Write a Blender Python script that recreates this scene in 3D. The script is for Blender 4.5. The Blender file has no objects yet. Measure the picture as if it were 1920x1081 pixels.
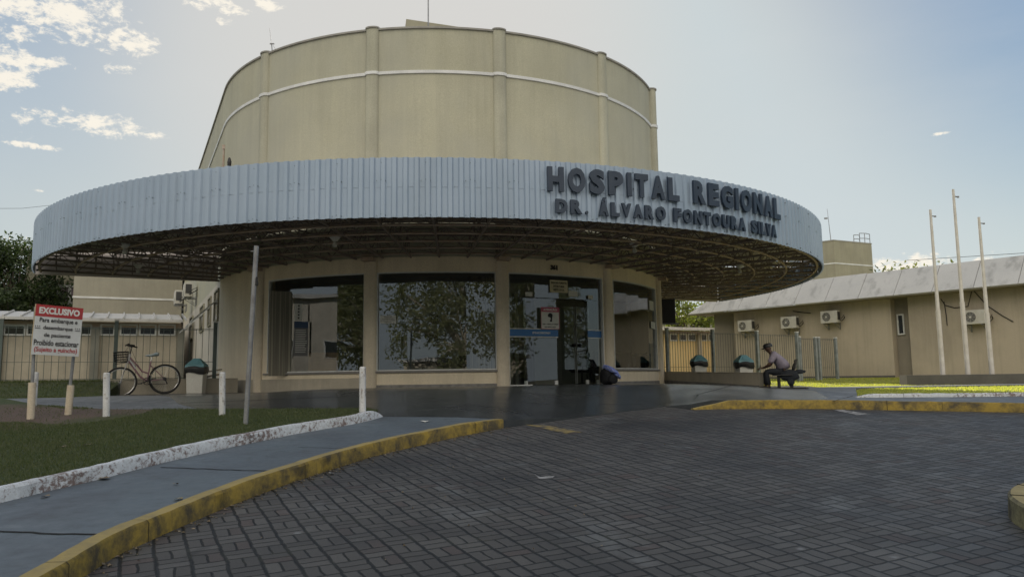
import bpy, math, random
from math import sin, cos, radians as RAD, pi, atan2, sqrt
from mathutils import Vector, Matrix
from mathutils.geometry import delaunay_2d_cdt
random.seed(7)
S = bpy.context.scene
COL = S.collection

# ------------------------------------------------------------------ camera
# The eye is the origin of the world (z = 0 at eye height, road about 1.5 m below it).
F, PITCH, ROLL = 1460.14, 0.1170, -0.0137
_cp, _sp = cos(PITCH), sin(PITCH)
FW = Vector((0, _cp, _sp)); _up = Vector((0, -_sp, _cp)); _rt = Vector((1, 0, 0))
RT = cos(ROLL) * _rt + sin(ROLL) * _up
UP = -sin(ROLL) * _rt + cos(ROLL) * _up
cam = bpy.data.cameras.new('camera')
cam.sensor_width = 36; cam.lens = 36 * F / 1920; cam.clip_end = 3000; cam.clip_start = 0.05
co = bpy.data.objects.new('camera', cam); COL.objects.link(co)
m = Matrix((RT, UP, -FW)).transposed().to_4x4(); co.matrix_world = m
S.camera = co

# ------------------------------------------------------------------ light and exposure
SUN_AZ, SUN_EL = RAD(0.5), RAD(22.0)
S.view_settings.view_transform = 'Standard'; S.view_settings.look = 'None'
S.view_settings.exposure = 0.5; S.view_settings.gamma = 1
S.cycles.use_denoising = True
S.cycles.max_bounces = 7; S.cycles.transparent_max_bounces = 16
sl = bpy.data.lights.new('sun', 'SUN'); sl.energy = 4.2; sl.angle = RAD(0.53); sl.color = (1.0, 0.90, 0.76)
so = bpy.data.objects.new('sun', sl); COL.objects.link(so)
sd = Vector((sin(SUN_AZ) * cos(SUN_EL), cos(SUN_AZ) * cos(SUN_EL), sin(SUN_EL)))
so.rotation_euler = sd.to_track_quat('Z', 'Y').to_euler(); so.location = (0, 0, 30)

W = bpy.data.worlds.new('World'); S.world = W; W.use_nodes = True
nt = W.node_tree; nt.nodes.clear()

class NB:
    """small helper for building node trees"""
    def __init__(s, nt): s.nt = nt
    def n(s, t, **k):
        o = s.nt.nodes.new(t)
        for a, b in k.items(): setattr(o, a, b)
        return o
    def put(s, inp, v):
        if v is None: return
        if isinstance(v, bpy.types.NodeSocket): s.nt.links.new(v, inp)
        else: inp.default_value = v
    def math(s, op, a, b=None, c=None, clamp=False):
        o = s.n('ShaderNodeMath', operation=op, use_clamp=clamp)
        for i, v in enumerate((a, b, c)):
            if v is not None: s.put(o.inputs[i], v)
        return o.outputs[0]
    def mix(s, f, a, b, mode='MIX', clamp=False):
        o = s.n('ShaderNodeMix', data_type='RGBA', blend_type=mode, clamp_result=clamp)
        s.put(o.inputs[0], f); s.put(o.inputs[6], a); s.put(o.inputs[7], b)
        return o.outputs[2]
    def noise(s, vec, scale, detail=4, rough=.55, dist=0.):
        o = s.n('ShaderNodeTexNoise'); s.put(o.inputs['Vector'], vec)
        o.inputs['Scale'].default_value = scale; o.inputs['Detail'].default_value = detail
        o.inputs['Roughness'].default_value = rough; o.inputs['Distortion'].default_value = dist
        return o.outputs[0]
    def rng(s, v, a, b, c=0., d=1., smooth=False):
        o = s.n('ShaderNodeMapRange'); o.clamp = True
        if smooth: o.interpolation_type = 'SMOOTHSTEP'
        s.put(o.inputs[0], v)
        for i, q in enumerate((a, b, c, d)): o.inputs[i + 1].default_value = q
        return o.outputs[0]
    def mapping(s, vec, scale=(1, 1, 1), rot=(0, 0, 0), loc=(0, 0, 0)):
        o = s.n('ShaderNodeMapping'); s.put(o.inputs[0], vec)
        o.inputs[1].default_value = loc; o.inputs[2].default_value = rot; o.inputs[3].default_value = scale
        return o.outputs[0]
    def sep(s, vec):
        o = s.n('ShaderNodeSeparateXYZ'); s.put(o.inputs[0], vec); return o.outputs
    def comb(s, x, y, z):
        o = s.n('ShaderNodeCombineXYZ')
        for i, v in enumerate((x, y, z)): s.put(o.inputs[i], v)
        return o.outputs[0]

def C4(c): return (c[0], c[1], c[2], 1)

# ---- sky with clouds (fixed directions on the sky dome)
b = NB(nt)
tc = b.n('ShaderNodeTexCoord').outputs['Generated']
x_, y_, z_ = b.sep(tc)
sky = b.n('ShaderNodeTexSky', sky_type='NISHITA'); sky.sun_disc = False
sky.sun_elevation = SUN_EL; sky.sun_rotation = SUN_AZ
sky.air_density = 1.0; sky.dust_density = 1.6; sky.ozone_density = 1.0; sky.altitude = 300
SKYSTR = 0.12
sc_ = b.mix(1.0, sky.outputs[0], (SKYSTR,) * 3 + (1,), 'MULTIPLY')
# soft shoulder: the haze around the sun saturates instead of burning out
bw = b.n('ShaderNodeRGBToBW'); b.put(bw.inputs[0], sc_)
den = b.math('ADD', 1.0, b.math('MULTIPLY', bw.outputs[0], 1.75))
inv = b.math('DIVIDE', 1.09, den)
skyc = b.mix(1.0, sc_, b.comb(inv, inv, inv), 'MULTIPLY')
hs = b.n('ShaderNodeHueSaturation'); hs.inputs['Saturation'].default_value = 1.35; b.put(hs.inputs['Color'], skyc)
skyc = b.mix(1.0, hs.outputs[0], (0.92, 1.0, .985, 1), 'MULTIPLY')
skyc = b.mix(b.rng(bw.outputs[0], .55, 1.5, 0, .82, True), skyc, (0.415, 0.470, 0.495, 1))
gx, gy, gz_ = sin(RAD(-9)) * cos(RAD(25)), cos(RAD(-9)) * cos(RAD(25)), sin(RAD(25))
gd = b.math('ADD', b.math('MULTIPLY', x_, gx), b.math('ADD', b.math('MULTIPLY', y_, gy), b.math('MULTIPLY', z_, gz_)))
skyc = b.mix(b.rng(gd, .925, .998, 0, .95, True), skyc, (0.480, 0.472, 0.455, 1))
az = b.math('ARCTAN2', x_, y_)
el = b.math('ARCSINE', z_)
def aze(px, py):
    d = (FW * F + (px - 960) * RT - (py - 540.5) * UP).normalized()
    return atan2(d.x, d.y), math.asin(d.z)
tcs = b.mapping(tc, (1, 1, 1.9)); nz = b.noise(tcs, 30, 9, .62, .4); nz2 = b.noise(tcs, 85, 7, .68, .3)
nsum = b.math('ADD', b.math('MULTIPLY', b.math('SUBTRACT', nz, .52), 6.0), b.math('MULTIPLY', b.math('SUBTRACT', nz2, .5), 4.6))
mask = None
CL = [(60, 25, 110, 34), (150, 20, 90, 30), (45, 62, 60, 22), (130, 58, 60, 22), (190, 70, 60, 22), (250, 75, 55, 30), (30, 112, 75, 18), (12, 150, 45, 20),
      (218, 131, 30, 10), (150, 229, 115, 19), (235, 236, 30, 11), (288, 257, 26, 8), (62, 274, 42, 5), (400, 8, 75, 14), (440, 18, 45, 12), (490, 8, 45, 10), (422, 42, 22, 8),
      (75, 358, 14, 3), (1700, 505, 110, 26), (1800, 498, 70, 12), (1768, 250, 18, 3), (-150, 60, 150, 50), (-200, 200, 140, 30), (2150, 480, 260, 30)]
for px, py, sx, sy in CL:
    a0, e0 = aze(px, py); k = F
    d1 = b.math('MULTIPLY', b.math('SUBTRACT', az, a0), k / sx)
    d2 = b.math('MULTIPLY', b.math('SUBTRACT', el, e0), k / sy)
    q = b.math('SUBTRACT', 1.0, b.math('ADD', b.math('MULTIPLY', d1, d1), b.math('MULTIPLY', d2, d2)))
    mask = q if mask is None else b.math('MAXIMUM', mask, q)
mask = b.math('MAXIMUM', mask, -1.6)
cl = b.rng(b.math('ADD', mask, nsum), 0.0, 1.35, 0, 1, True)
cl = b.math('MULTIPLY', cl, b.rng(mask, -1.5, 0.2, 0, 1))
wisp = b.rng(b.noise(b.mapping(tc, (1, 1, 3.5)), 3.2, 6, .6), .5, .8, 0, .12)
skyc = b.mix(wisp, skyc, (0.52, 0.52, 0.51, 1))
veil = b.math('MULTIPLY', b.rng(x_, -.05, -.62, 0, .62, True), b.rng(z_, .62, .12, .35, 1))
skyc = b.mix(veil, skyc, (0.44, 0.46, 0.455, 1))
skyc = b.mix(b.math('MULTIPLY', b.rng(z_, .30, .0, 0, .6), b.rng(x_, 0., .3, 0, 1)), skyc, (0.485, 0.525, 0.54, 1))
skyc = b.mix(b.math('MULTIPLY', cl, .92), skyc, (0.70, 0.655, 0.57, 1))
# sky opposite the sun brightened as an added fill for the shaded walls
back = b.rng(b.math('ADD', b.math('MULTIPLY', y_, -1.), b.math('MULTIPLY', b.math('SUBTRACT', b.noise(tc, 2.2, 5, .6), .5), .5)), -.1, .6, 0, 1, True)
low = b.rng(z_, .12, .42, 0, 1, True)  # lower part kept dim so the windows reflect less of it
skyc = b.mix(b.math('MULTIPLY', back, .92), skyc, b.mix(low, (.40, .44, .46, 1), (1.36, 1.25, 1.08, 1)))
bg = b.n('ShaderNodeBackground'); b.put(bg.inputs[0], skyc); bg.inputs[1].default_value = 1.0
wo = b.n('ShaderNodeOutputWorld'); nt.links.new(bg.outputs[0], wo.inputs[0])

# ------------------------------------------------------------------ geometry of the site
AX = RAD(-26.2)
A = Vector((sin(AX), cos(AX))); Bv = Vector((cos(AX), -sin(AX)))     # building axis (back) and cross axis (right)
CX, CY = -2.2227, 25.6122
R, RC = 7.0, 11.65
ROTZ = -AX                                                          # z rotation of the building grid
def BF(u, v): return Vector((CX + u * Bv.x + v * A.x, CY + u * Bv.y + v * A.y))
def CYL(adeg, r, z=0.): a = RAD(adeg); p = BF(r * sin(a), -r * cos(a)); return Vector((p.x, p.y, z))
def ray(px, py): return FW * F + (px - 960) * RT - (py - 540.5) * UP
def atY(px, py, Y): d = ray(px, py); return d * (Y / d.y)           # point at forward distance Y
def onplane(px, py, P, n):
    d = ray(px, py); n = Vector(n); return d * (Vector(P).dot(n) / d.dot(n))
def onh(px, py, zf):                                                # where a sight line meets the ground
    d = ray(px, py); d = d / d.y; lo, hi = 1.0, 80.0
    for i in range(400):
        t = 1 + i * .2
        if d.z * t <= zf(d.x * t, t): hi = t; lo = t - .2; break
    for _ in range(30):
        mdl = (lo + hi) / 2
        if d.z * mdl <= zf(d.x * mdl, mdl): hi = mdl
        else: lo = mdl
    return Vector((d.x * hi, hi, d.z * hi))
def sm(a, b_, x): t = min(1, max(0, (x - a) / (b_ - a))); return t * t * (3 - 2 * t)
def road_z(x, y):
    if y < -4: return -1.51 - .312 + .0 * y
    return min(-1.51 + .078 * y, -.20)
def cap_z(x): return -.142 - .08 * (1 - sm(-6, -4, x)) - .168 * sm(3.6, 6.4, x)
def drive_z(x, y):
    s = .13 * (1 - sm(-.7, 1.3, x)) + .125 * sm(2.5, 3.2, x)
    return min(-1.51 + .078 * y + s + .004, cap_z(x))
def lawn_left_z(x, y): return drive_z(x, y) + .085
def lawn_right_z(x, y): return -.33 + .0 * x + .25 * sm(24, 36, y) - .02
def terrain_z(x, y):
    if y < 13: return road_z(x, y) - .05
    return min(road_z(x, y), -.5 if y < 24 else -.38) - .05

# ------------------------------------------------------------------ mesh helper
class MB:
    def __init__(s): s.v = []; s.f = []; s.mi = []; s.cur = 0
    def add(s, vs, fs):
        o = len(s.v); s.v += [tuple(p) for p in vs]
        for f in fs: s.f.append(tuple(o + i for i in f)); s.mi.append(s.cur)
    def box(s, c, size, rz=0., rx=0., ry=0.):
        hx, hy, hz = (q / 2 for q in size)
        M = Matrix.Rotation(rz, 3, 'Z') @ Matrix.Rotation(ry, 3, 'Y') @ Matrix.Rotation(rx, 3, 'X')
        P = [Vector(c) + M @ Vector((x, y, z)) for x in (-hx, hx) for y in (-hy, hy) for z in (-hz, hz)]
        s.add(P, [(0, 1, 3, 2), (4, 6, 7, 5), (0, 4, 5, 1), (2, 3, 7, 6), (0, 2, 6, 4), (1, 5, 7, 3)])
    def hexa(s, bot, top):
        n = len(bot); s.add(list(bot) + list(top), [tuple(range(n))[::-1], tuple(range(n, 2 * n))] + [(i, (i + 1) % n, n + (i + 1) % n, n + i) for i in range(n)])
    def prism(s, poly, z0, z1): s.hexa([(p[0], p[1], z0) for p in poly], [(p[0], p[1], z1) for p in poly])
    def tube(s, p0, p1, r, n=6, r1=None, caps=True):
        p0, p1 = Vector(p0), Vector(p1); r1 = r if r1 is None else r1
        d = (p1 - p0); q = d.to_track_quat('Z', 'Y').to_matrix()
        P = []
        for c, rr in ((p0, r), (p1, r1)):
            for i in range(n):
                t = 2 * pi * (i + .5) / n; P.append(c + q @ Vector((rr * cos(t), rr * sin(t), 0)))
        fs = [(i, (i + 1) % n, n + (i + 1) % n, n + i) for i in range(n)]
        if caps: fs += [tuple(range(n))[::-1], tuple(range(n, 2 * n))]
        s.add(P, fs)
    def path(s, pts, r, n=6, closed=False):
        pts = [Vector(p) for p in pts]; N = len(pts); P = []
        rr = r if isinstance(r, (list, tuple)) else [r] * N
        up0 = Vector((0, 0, 1))
        for i, p in enumerate(pts):
            a = pts[(i - 1) % N] if (closed or i > 0) else p; c = pts[(i + 1) % N] if (closed or i < N - 1) else p
            t = (c - a).normalized()
            e = up0 if abs(t.z) < .95 else Vector((0, 1, 0))
            u = t.cross(e).normalized(); w = u.cross(t)
            for k in range(n):
                th = 2 * pi * k / n; P.append(p + rr[i] * (cos(th) * u + sin(th) * w))
        fs = []
        for i in range(N if closed else N - 1):
            j = (i + 1) % N
            fs += [(i * n + k, i * n + (k + 1) % n, j * n + (k + 1) % n, j * n + k) for k in range(n)]
        if not closed: fs += [tuple(range(n)), tuple(range((N - 1) * n, N * n))[::-1]]
        s.add(P, fs)
    def lathe(s, c, prof, n=16, a0=0, a1=2 * pi):
        c = Vector(c); full = abs(a1 - a0 - 2 * pi) < 1e-6; m_ = n if full else n + 1; P = []
        for (r, z) in prof:
            for k in range(m_):
                t = a0 + (a1 - a0) * k / n; P.append(c + Vector((r * cos(t), r * sin(t), z)))
        fs = []
        for i in range(len(prof) - 1):
            for k in range(n):
                j = (k + 1) % m_; fs.append((i * m_ + k, i * m_ + j, (i + 1) * m_ + j, (i + 1) * m_ + k))
        s.add(P, fs)
    def arc(s, a0, a1, z0, z1, r0, r1, step=1.5):
        """curved box between two radii about the tower's centre"""
        n = max(1, int(abs(a1 - a0) / step + .5)); P = []
        for i in range(n + 1):
            a = a0 + (a1 - a0) * i / n
            P += [CYL(a, r0, z0), CYL(a, r1, z0), CYL(a, r1, z1), CYL(a, r0, z1)]
        fs = [(0, 1, 2, 3), tuple(4 * n + k for k in (3, 2, 1, 0))]
        for i in range(n):
            o = 4 * i
            for k in range(4): fs.append((o + k, o + 4 + k, o + 4 + (k + 1) % 4, o + (k + 1) % 4))
        s.add(P, fs)
    def build(s, name, mats, parent=None, smooth=False, bevel=0, fix=True):
        me = bpy.data.meshes.new(name); me.from_pydata(s.v, [], s.f); me.update()
        if not isinstance(mats, (list, tuple)): mats = [mats]
        for m_ in mats: me.materials.append(m_)
        if len(mats) > 1:
            for p, i in zip(me.polygons, s.mi): p.material_index = i
        if fix:
            import bmesh
            bm = bmesh.new(); bm.from_mesh(me)
            if smooth: bmesh.ops.remove_doubles(bm, verts=bm.verts, dist=1e-5)
            bmesh.ops.recalc_face_normals(bm, faces=bm.faces); bm.to_mesh(me); bm.free()
        o = bpy.data.objects.new(name, me); COL.objects.link(o)
        if parent is not None:
            o.parent = parent
            o.matrix_parent_inverse = Matrix.Identity(4)
            o.matrix_basis = PINV.get(parent.name, Matrix.Identity(4)).copy()
            PINV[o.name] = Matrix.Identity(4)
        if smooth:
            for p in me.polygons: p.use_smooth = True
            md = o.modifiers.new('edges', 'EDGE_SPLIT'); md.split_angle = RAD(40)
        if bevel:
            md = o.modifiers.new('bevel', 'BEVEL'); md.width = bevel; md.segments = 2; md.limit_method = 'ANGLE'
        return o
PINV = {}     # children of these empties are modelled in world coordinates

def tag(o, label, cat, group=None, kind=None):
    if label: o['label'] = label
    if cat: o['category'] = cat
    if group: o['group'] = group
    if kind: o['kind'] = kind
    return o
def thing(name, label, cat, loc=(0, 0, 0), rz=0., group=None, world=False):
    """an empty at the thing's base; world=True: its parts are modelled in world coordinates"""
    o = bpy.data.objects.new(name, None); COL.objects.link(o); o.empty_display_size = .2
    o.location = loc; o.rotation_euler = (0, 0, rz)
    if world: PINV[o.name] = (Matrix.Translation(Vector(loc)) @ Matrix.Rotation(rz, 4, 'Z')).inverted()
    return tag(o, label, cat, group)
def dup(root, loc=None, rz=None, label=None, group=None, scale=None):
    r = root.copy(); COL.objects.link(r)
    if loc is not None: r.location = loc
    if rz is not None: r.rotation_euler = (0, 0, rz)
    if scale is not None: r.scale = (scale,) * 3 if not isinstance(scale, (tuple, list)) else scale
    if label: r['label'] = label
    if group: r['group'] = group
    for ch in list(root.children):
        c = ch.copy(); COL.objects.link(c); c.parent = r
        for g in list(ch.children):
            d = g.copy(); COL.objects.link(d); d.parent = c
    return r
def struct(o): o['kind'] = 'structure'; return o

def patch(name, poly, zf, mat, res=.5, skirt=.3):
    """ground sheet: polygon filled with a fine mesh that follows the height zf"""
    n = len(poly); P = []; E = []
    for i in range(n):
        a = Vector(poly[i][:2]); c = Vector(poly[(i + 1) % n][:2]); k = max(1, int((c - a).length / res))
        for j in range(k): P.append(a + (c - a) * j / k)
    E = [(i, (i + 1) % len(P)) for i in range(len(P))]
    nb = len(P)
    xs = [p.x for p in P]; ys = [p.y for p in P]
    def inside(x, y):
        c = False; j = nb - 1
        for i in range(nb):
            if (ys[i] > y) != (ys[j] > y) and x < (xs[j] - xs[i]) * (y - ys[i]) / (ys[j] - ys[i]) + xs[i]: c = not c
            j = i
        return c
    x = min(xs) + res / 2
    while x < max(xs):
        y = min(ys) + res / 2
        while y < max(ys):
            if inside(x, y): P.append(Vector((x + random.uniform(-.02, .02), y + random.uniform(-.02, .02))))
            y += res
        x += res
    v, e, f, *_ = delaunay_2d_cdt(P, E, [tuple(range(nb))], 1, 1e-5)
    mb = MB(); mb.add([(p.x, p.y, zf(p.x, p.y)) for p in v], [tuple(t) for t in f])
    k0 = len(mb.v); ring = [(p.x, p.y, zf(p.x, p.y)) for p in P[:nb]]
    if skirt:
        mb.add(ring + [(x, y, z - skirt) for x, y, z in ring], [(i, (i + 1) % nb, nb + (i + 1) % nb, nb + i) for i in range(nb)])
    o = mb.build(name, mat, fix=False, smooth=False)
    for p in o.data.polygons:
        if abs(p.normal.z) < .3: continue
        p.use_smooth = True
        if p.normal.z < 0: p.flip()
    return o
# ------------------------------------------------------------------ materials
def mat(name, col, rough=.6, metal=0., col2=None, scale=3., contrast=(.35, .65), bump=0., bscale=60., spec=.5, stretch=(1, 1, 1), fine=.12, fn=None):
    m = bpy.data.materials.new(name); m.use_nodes = True
    b = NB(m.node_tree); p = m.node_tree.nodes['Principled BSDF']
    tc = b.n('ShaderNodeTexCoord').outputs['Object']
    tc = b.mapping(tc, stretch)
    col2 = col2 or tuple(c * .82 for c in col)
    f = b.rng(b.noise(tc, scale, 6, .6), contrast[0], contrast[1])
    c = b.mix(f, C4(col), C4(col2))
    if fine:
        g = b.rng(b.noise(tc, bscale, 3, .6), .3, .7, 1 - fine, 1 + fine)
        c = b.mix(1.0, c, b.comb(g, g, g), 'MULTIPLY')
    r = rough
    if fn:
        q = fn(b, tc, c)
        if isinstance(q, tuple): c, r = q
        else: c = q
    b.put(p.inputs['Base Color'], c); b.put(p.inputs['Roughness'], r); p.inputs['Metallic'].default_value = metal
    p.inputs['Specular IOR Level'].default_value = spec
    if bump:
        bn = b.n('ShaderNodeBump'); bn.inputs['Strength'].default_value = .6; bn.inputs['Distance'].default_value = bump
        b.put(bn.inputs['Height'], b.noise(tc, bscale, 4, .6)); b.put(p.inputs['Normal'], bn.outputs[0])
    return m

def streaks(amount, dark=(.17, .16, .14)):
    def fn(b, tc, c):
        n1 = b.noise(b.mapping(tc, (2.2, 2.2, .12)), 1.3, 7, .62)
        n2 = b.noise(b.mapping(tc, (9, 9, .35)), 1.0, 5, .6)
        n3 = b.noise(tc, .35, 5, .6)
        f = b.rng(b.math('ADD', b.math('ADD', b.math('MULTIPLY', n1, .8), b.math('MULTIPLY', n2, .45)), b.math('MULTIPLY', n3, .5)), .78, 1.12, 0, amount)
        return b.mix(f, c, C4(dark))
    return fn
def tower_fn(b, tc, c):
    c = streaks(.24)(b, tc, c)
    g = b.noise(b.mapping(tc, (1, 1, .6)), .28, 6, .6, .5)
    c = b.mix(b.rng(g, .42, .64, 0, .55), c, (.385, .385, .33, 1))
    z = b.sep(tc)[2]; r = b.noise(b.mapping(tc, (5, 5, .05)), 1.0, 4, .6)       # runs of dirt below the coping and the band
    top = b.rng(b.math('SUBTRACT', z, b.math('MULTIPLY', r, 1.4)), 7.4, 8.3, 0, 1)
    return b.mix(b.math('MULTIPLY', top, b.rng(r, .52, .68, 0, .5)), c, (.22, .21, .18, 1))
M = {}
M['tower'] = mat('tower_paint', (.485, .47, .355), .85, scale=.8, col2=(.44, .425, .315), bump=.004, bscale=45, fn=tower_fn)
M['wall'] = mat('lobby_paint', (.80, .70, .54), .8, scale=.7, col2=(.74, .65, .49), bump=.003, bscale=50, fn=streaks(.22, (.25, .2, .14)))
M['pil'] = mat('pilaster_paint', (.48, .47, .365), .85, scale=.9, bump=.003, bscale=45, fn=streaks(.36))
M['pillow'] = mat('lobby_pilaster_paint', (.74, .65, .51), .8, scale=.9, bump=.003, bscale=45, fn=streaks(.25, (.25, .2, .14)))
M['band'] = mat('white_band', (.74, .75, .74), .6, scale=2, bump=.001)
M['coping'] = mat('grey_coping', (.27, .26, .24), .9, scale=3, col2=(.35, .34, .31))
M['backwall'] = mat('wing_paint', (.38, .36, .29), .85, scale=.6, bump=.003, fn=streaks(.3))
M['greenwall'] = mat('wing_paint_olive', (.37, .35, .26), .85, scale=.6, fn=streaks(.3))
M['sidewall'] = mat('side_paint', (.62, .58, .50), .85, scale=.8, fn=streaks(.3))
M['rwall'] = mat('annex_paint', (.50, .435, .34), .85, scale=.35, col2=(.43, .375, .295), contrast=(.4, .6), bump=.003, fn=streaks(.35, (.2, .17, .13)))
M['rwall_shade'] = mat('annex_paint_shaded', (.30, .27, .22), .85, scale=.5, fn=streaks(.3))  # annex paint darkened: shade of the end wall and recess put in
M['plinth'] = mat('dark_plinth', (.13, .125, .12), .85, scale=2)
M['curbwall'] = mat('low_wall_paint', (.50, .45, .36), .8, scale=1.5, bump=.003, fn=streaks(.35))
M['warmlitwall'] = mat('bounce_tinted_paint', (.80, .62, .33), .85, scale=.8, col2=(.74, .56, .29), fn=streaks(.25))  # warm bounced light painted into the small wing's wall colour
M['skirt'] = mat('stone_skirting', (.16, .155, .15), .6, scale=8, col2=(.27, .26, .25))
M['alu'] = mat('white_frame', (.66, .67, .66), .45, scale=4)
M['sill'] = mat('stone_sill', (.22, .21, .2), .6, scale=6)
def fascia_fn(b, tc, c):
    n = b.noise(b.mapping(tc, (1.5, 1.5, .3)), 1.6, 6, .6)
    return b.mix(b.rng(n, .5, .75, 0, .35), c, (.27, .33, .40, 1))
M['fascia'] = mat('painted_steel_sheet', (.35, .435, .55), .42, metal=.15, scale=.8, col2=(.31, .395, .505), fine=.03, fn=fascia_fn)
M['roofsheet'] = mat('galvanised_roof', (.66, .61, .60), .7, metal=.0, scale=1.2, col2=(.52, .48, .46))
M['rust'] = mat('rusty_steel', (.46, .39, .34), .7, metal=.2, scale=5, col2=(.42, .31, .23), bump=.001)
M['letter'] = mat('letter_face', (.020, .036, .066), .5, scale=3, col2=(.032, .05, .082))
M['darksteel'] = mat('dark_truss_steel', (.20, .175, .165), .7, scale=5, col2=(.26, .21, .18))
M['screw'] = mat('screw', (.05, .05, .05), .5)
M['steel'] = mat('galvanised_post', (.30, .31, .32), .5, metal=.5, scale=6, col2=(.2, .2, .21))
M['polewhite'] = mat('pole_paint', (.68, .66, .62), .5, scale=3, col2=(.55, .52, .47))
M['white'] = mat('white_plastic', (.66, .66, .64), .5, scale=4)
M['acwhite'] = mat('unit_enamel', (.60, .59, .54), .5, scale=3, col2=(.50, .48, .42))
M['acdark'] = mat('unit_grille', (.06, .06, .06), .6)
M['fence'] = mat('fence_wire', (.11, .12, .11), .5, metal=.3, scale=5)
M['fencepost'] = mat('fence_post', (.32, .35, .36), .55, metal=.2, scale=4, col2=(.2, .22, .22))
M['fencedark'] = mat('fence_post_dark', (.10, .13, .12), .55, scale=4)
M['black'] = mat('black_plastic', (.015, .015, .017), .45)
M['rubber'] = mat('rubber', (.02, .02, .02), .8)
M['chrome'] = mat('chrome', (.5, .5, .5), .25, metal=.9)
M['pink'] = mat('pink_frame', (.22, .115, .15), .4, scale=8, col2=(.28, .17, .19))
M['framewhite'] = mat('white_fork', (.55, .55, .55), .4)
M['bluegrey'] = mat('saddle_cover', (.30, .40, .45), .6, scale=14, col2=(.5, .56, .58), contrast=(.45, .55))
M['teal'] = mat('teal_lid', (.15, .33, .38), .5, scale=5, col2=(.12, .26, .30))
M['bin'] = mat('bin_body', (.68, .67, .62), .6, scale=4, col2=(.6, .58, .53))
M['pier'] = mat('grey_pier', (.22, .22, .19), .85, scale=2)
M['bag'] = mat('bin_bag', (.012, .012, .014), .3, bump=.01, bscale=18)
M['navy'] = mat('backpack_fabric', (.012, .013, .017), .8, bump=.003)
M['bluecloth'] = mat('blue_cloth', (.20, .28, .75), .8, scale=14, col2=(.40, .46, .85), contrast=(.42, .58), bump=.006, bscale=20)
M['vinyl'] = mat('black_upholstery', (.018, .018, .02), .5)
M['blueband'] = mat('blue_film', (.01, .12, .34), .4, fine=0)
M['paper'] = mat('paper', (.62, .62, .58), .7, fine=.04)
M['cream_paper'] = mat('cream_board', (.58, .52, .36), .6, fine=.05)
M['ink'] = mat('ink', (.02, .02, .025), .7, fine=0)
M['redink'] = mat('red_ink', (.42, .03, .04), .6, fine=0)
M['pinkred'] = mat('pink_red', (.45, .10, .16), .6, fine=0)
M['whiteink'] = mat('white_ink', (.72, .72, .70), .6, fine=0)
M['signred'] = mat('sign_red', (.40, .035, .04), .5, scale=2, fine=.05)
M['signface'] = mat('sign_face', (.62, .64, .65), .5, scale=2, fine=.05)
M['signedge'] = mat('sign_edge', (.5, .4, .25), .7)
M['greyink'] = mat('grey_ink', (.12, .12, .13), .7, fine=0)
M['pvc'] = mat('cream_pvc', (.56, .49, .38), .6, scale=5, col2=(.40, .30, .2), contrast=(.5, .8))
def peel(b, tc, c):
    n = b.noise(b.mapping(tc, (14, 14, 5)), 1.4, 6, .65); z = b.sep(tc)[2]
    return b.mix(b.rng(n, .56, .66, 0, .8), c, (.16, .13, .11, 1))
M['postpaint'] = mat('peeling_white_paint', (.64, .65, .66), .7, scale=3, fn=peel)
def kerbwhite(b, tc, c):
    n = b.noise(tc, 19, 9, .75, .5); n2 = b.noise(tc, 1.3, 4, .6)
    f = b.rng(b.math('ADD', n, b.math('MULTIPLY', b.math('SUBTRACT', n2, .5), .55)), .50, .60)
    c = b.mix(f, c, (.17, .13, .12, 1))
    n3 = b.noise(tc, 30, 6, .7)
    return b.mix(b.rng(n3, .58, .66, 0, .7), c, (.2, .16, .15, 1))
M['kerbwhite'] = mat('kerb_white_paint', (.60, .64, .68), .8, scale=2, bump=.006, bscale=25, fn=kerbwhite)
def kerbyel(b, tc, c):
    n = b.noise(tc, 3.4, 9, .7, .3); n2 = b.noise(tc, 16, 8, .7)
    f = b.rng(b.math('ADD', b.math('MULTIPLY', n, .75), b.math('MULTIPLY', n2, .25)), .44, .60, 0, .9)
    c = b.mix(f, c, (.045, .04, .03, 1))
    # upward faces are mixed towards a paler tan
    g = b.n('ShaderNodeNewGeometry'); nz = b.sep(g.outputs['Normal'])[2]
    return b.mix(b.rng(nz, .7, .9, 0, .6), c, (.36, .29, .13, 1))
M['kerbyellow'] = mat('kerb_yellow_paint', (.32, .225, .035), .8, scale=2.5, col2=(.25, .18, .04), bump=.006, bscale=28, fn=kerbyel)
M['yellowline'] = mat('road_yellow_paint', (.22, .17, .06), .85, scale=9, col2=(.07, .065, .06), contrast=(.42, .6))
M['whiteline'] = mat('road_white_paint', (.30, .30, .30), .85, scale=9, col2=(.09, .09, .09), contrast=(.42, .6))
M['joint'] = mat('joint', (.02, .02, .02), .9)

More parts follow.
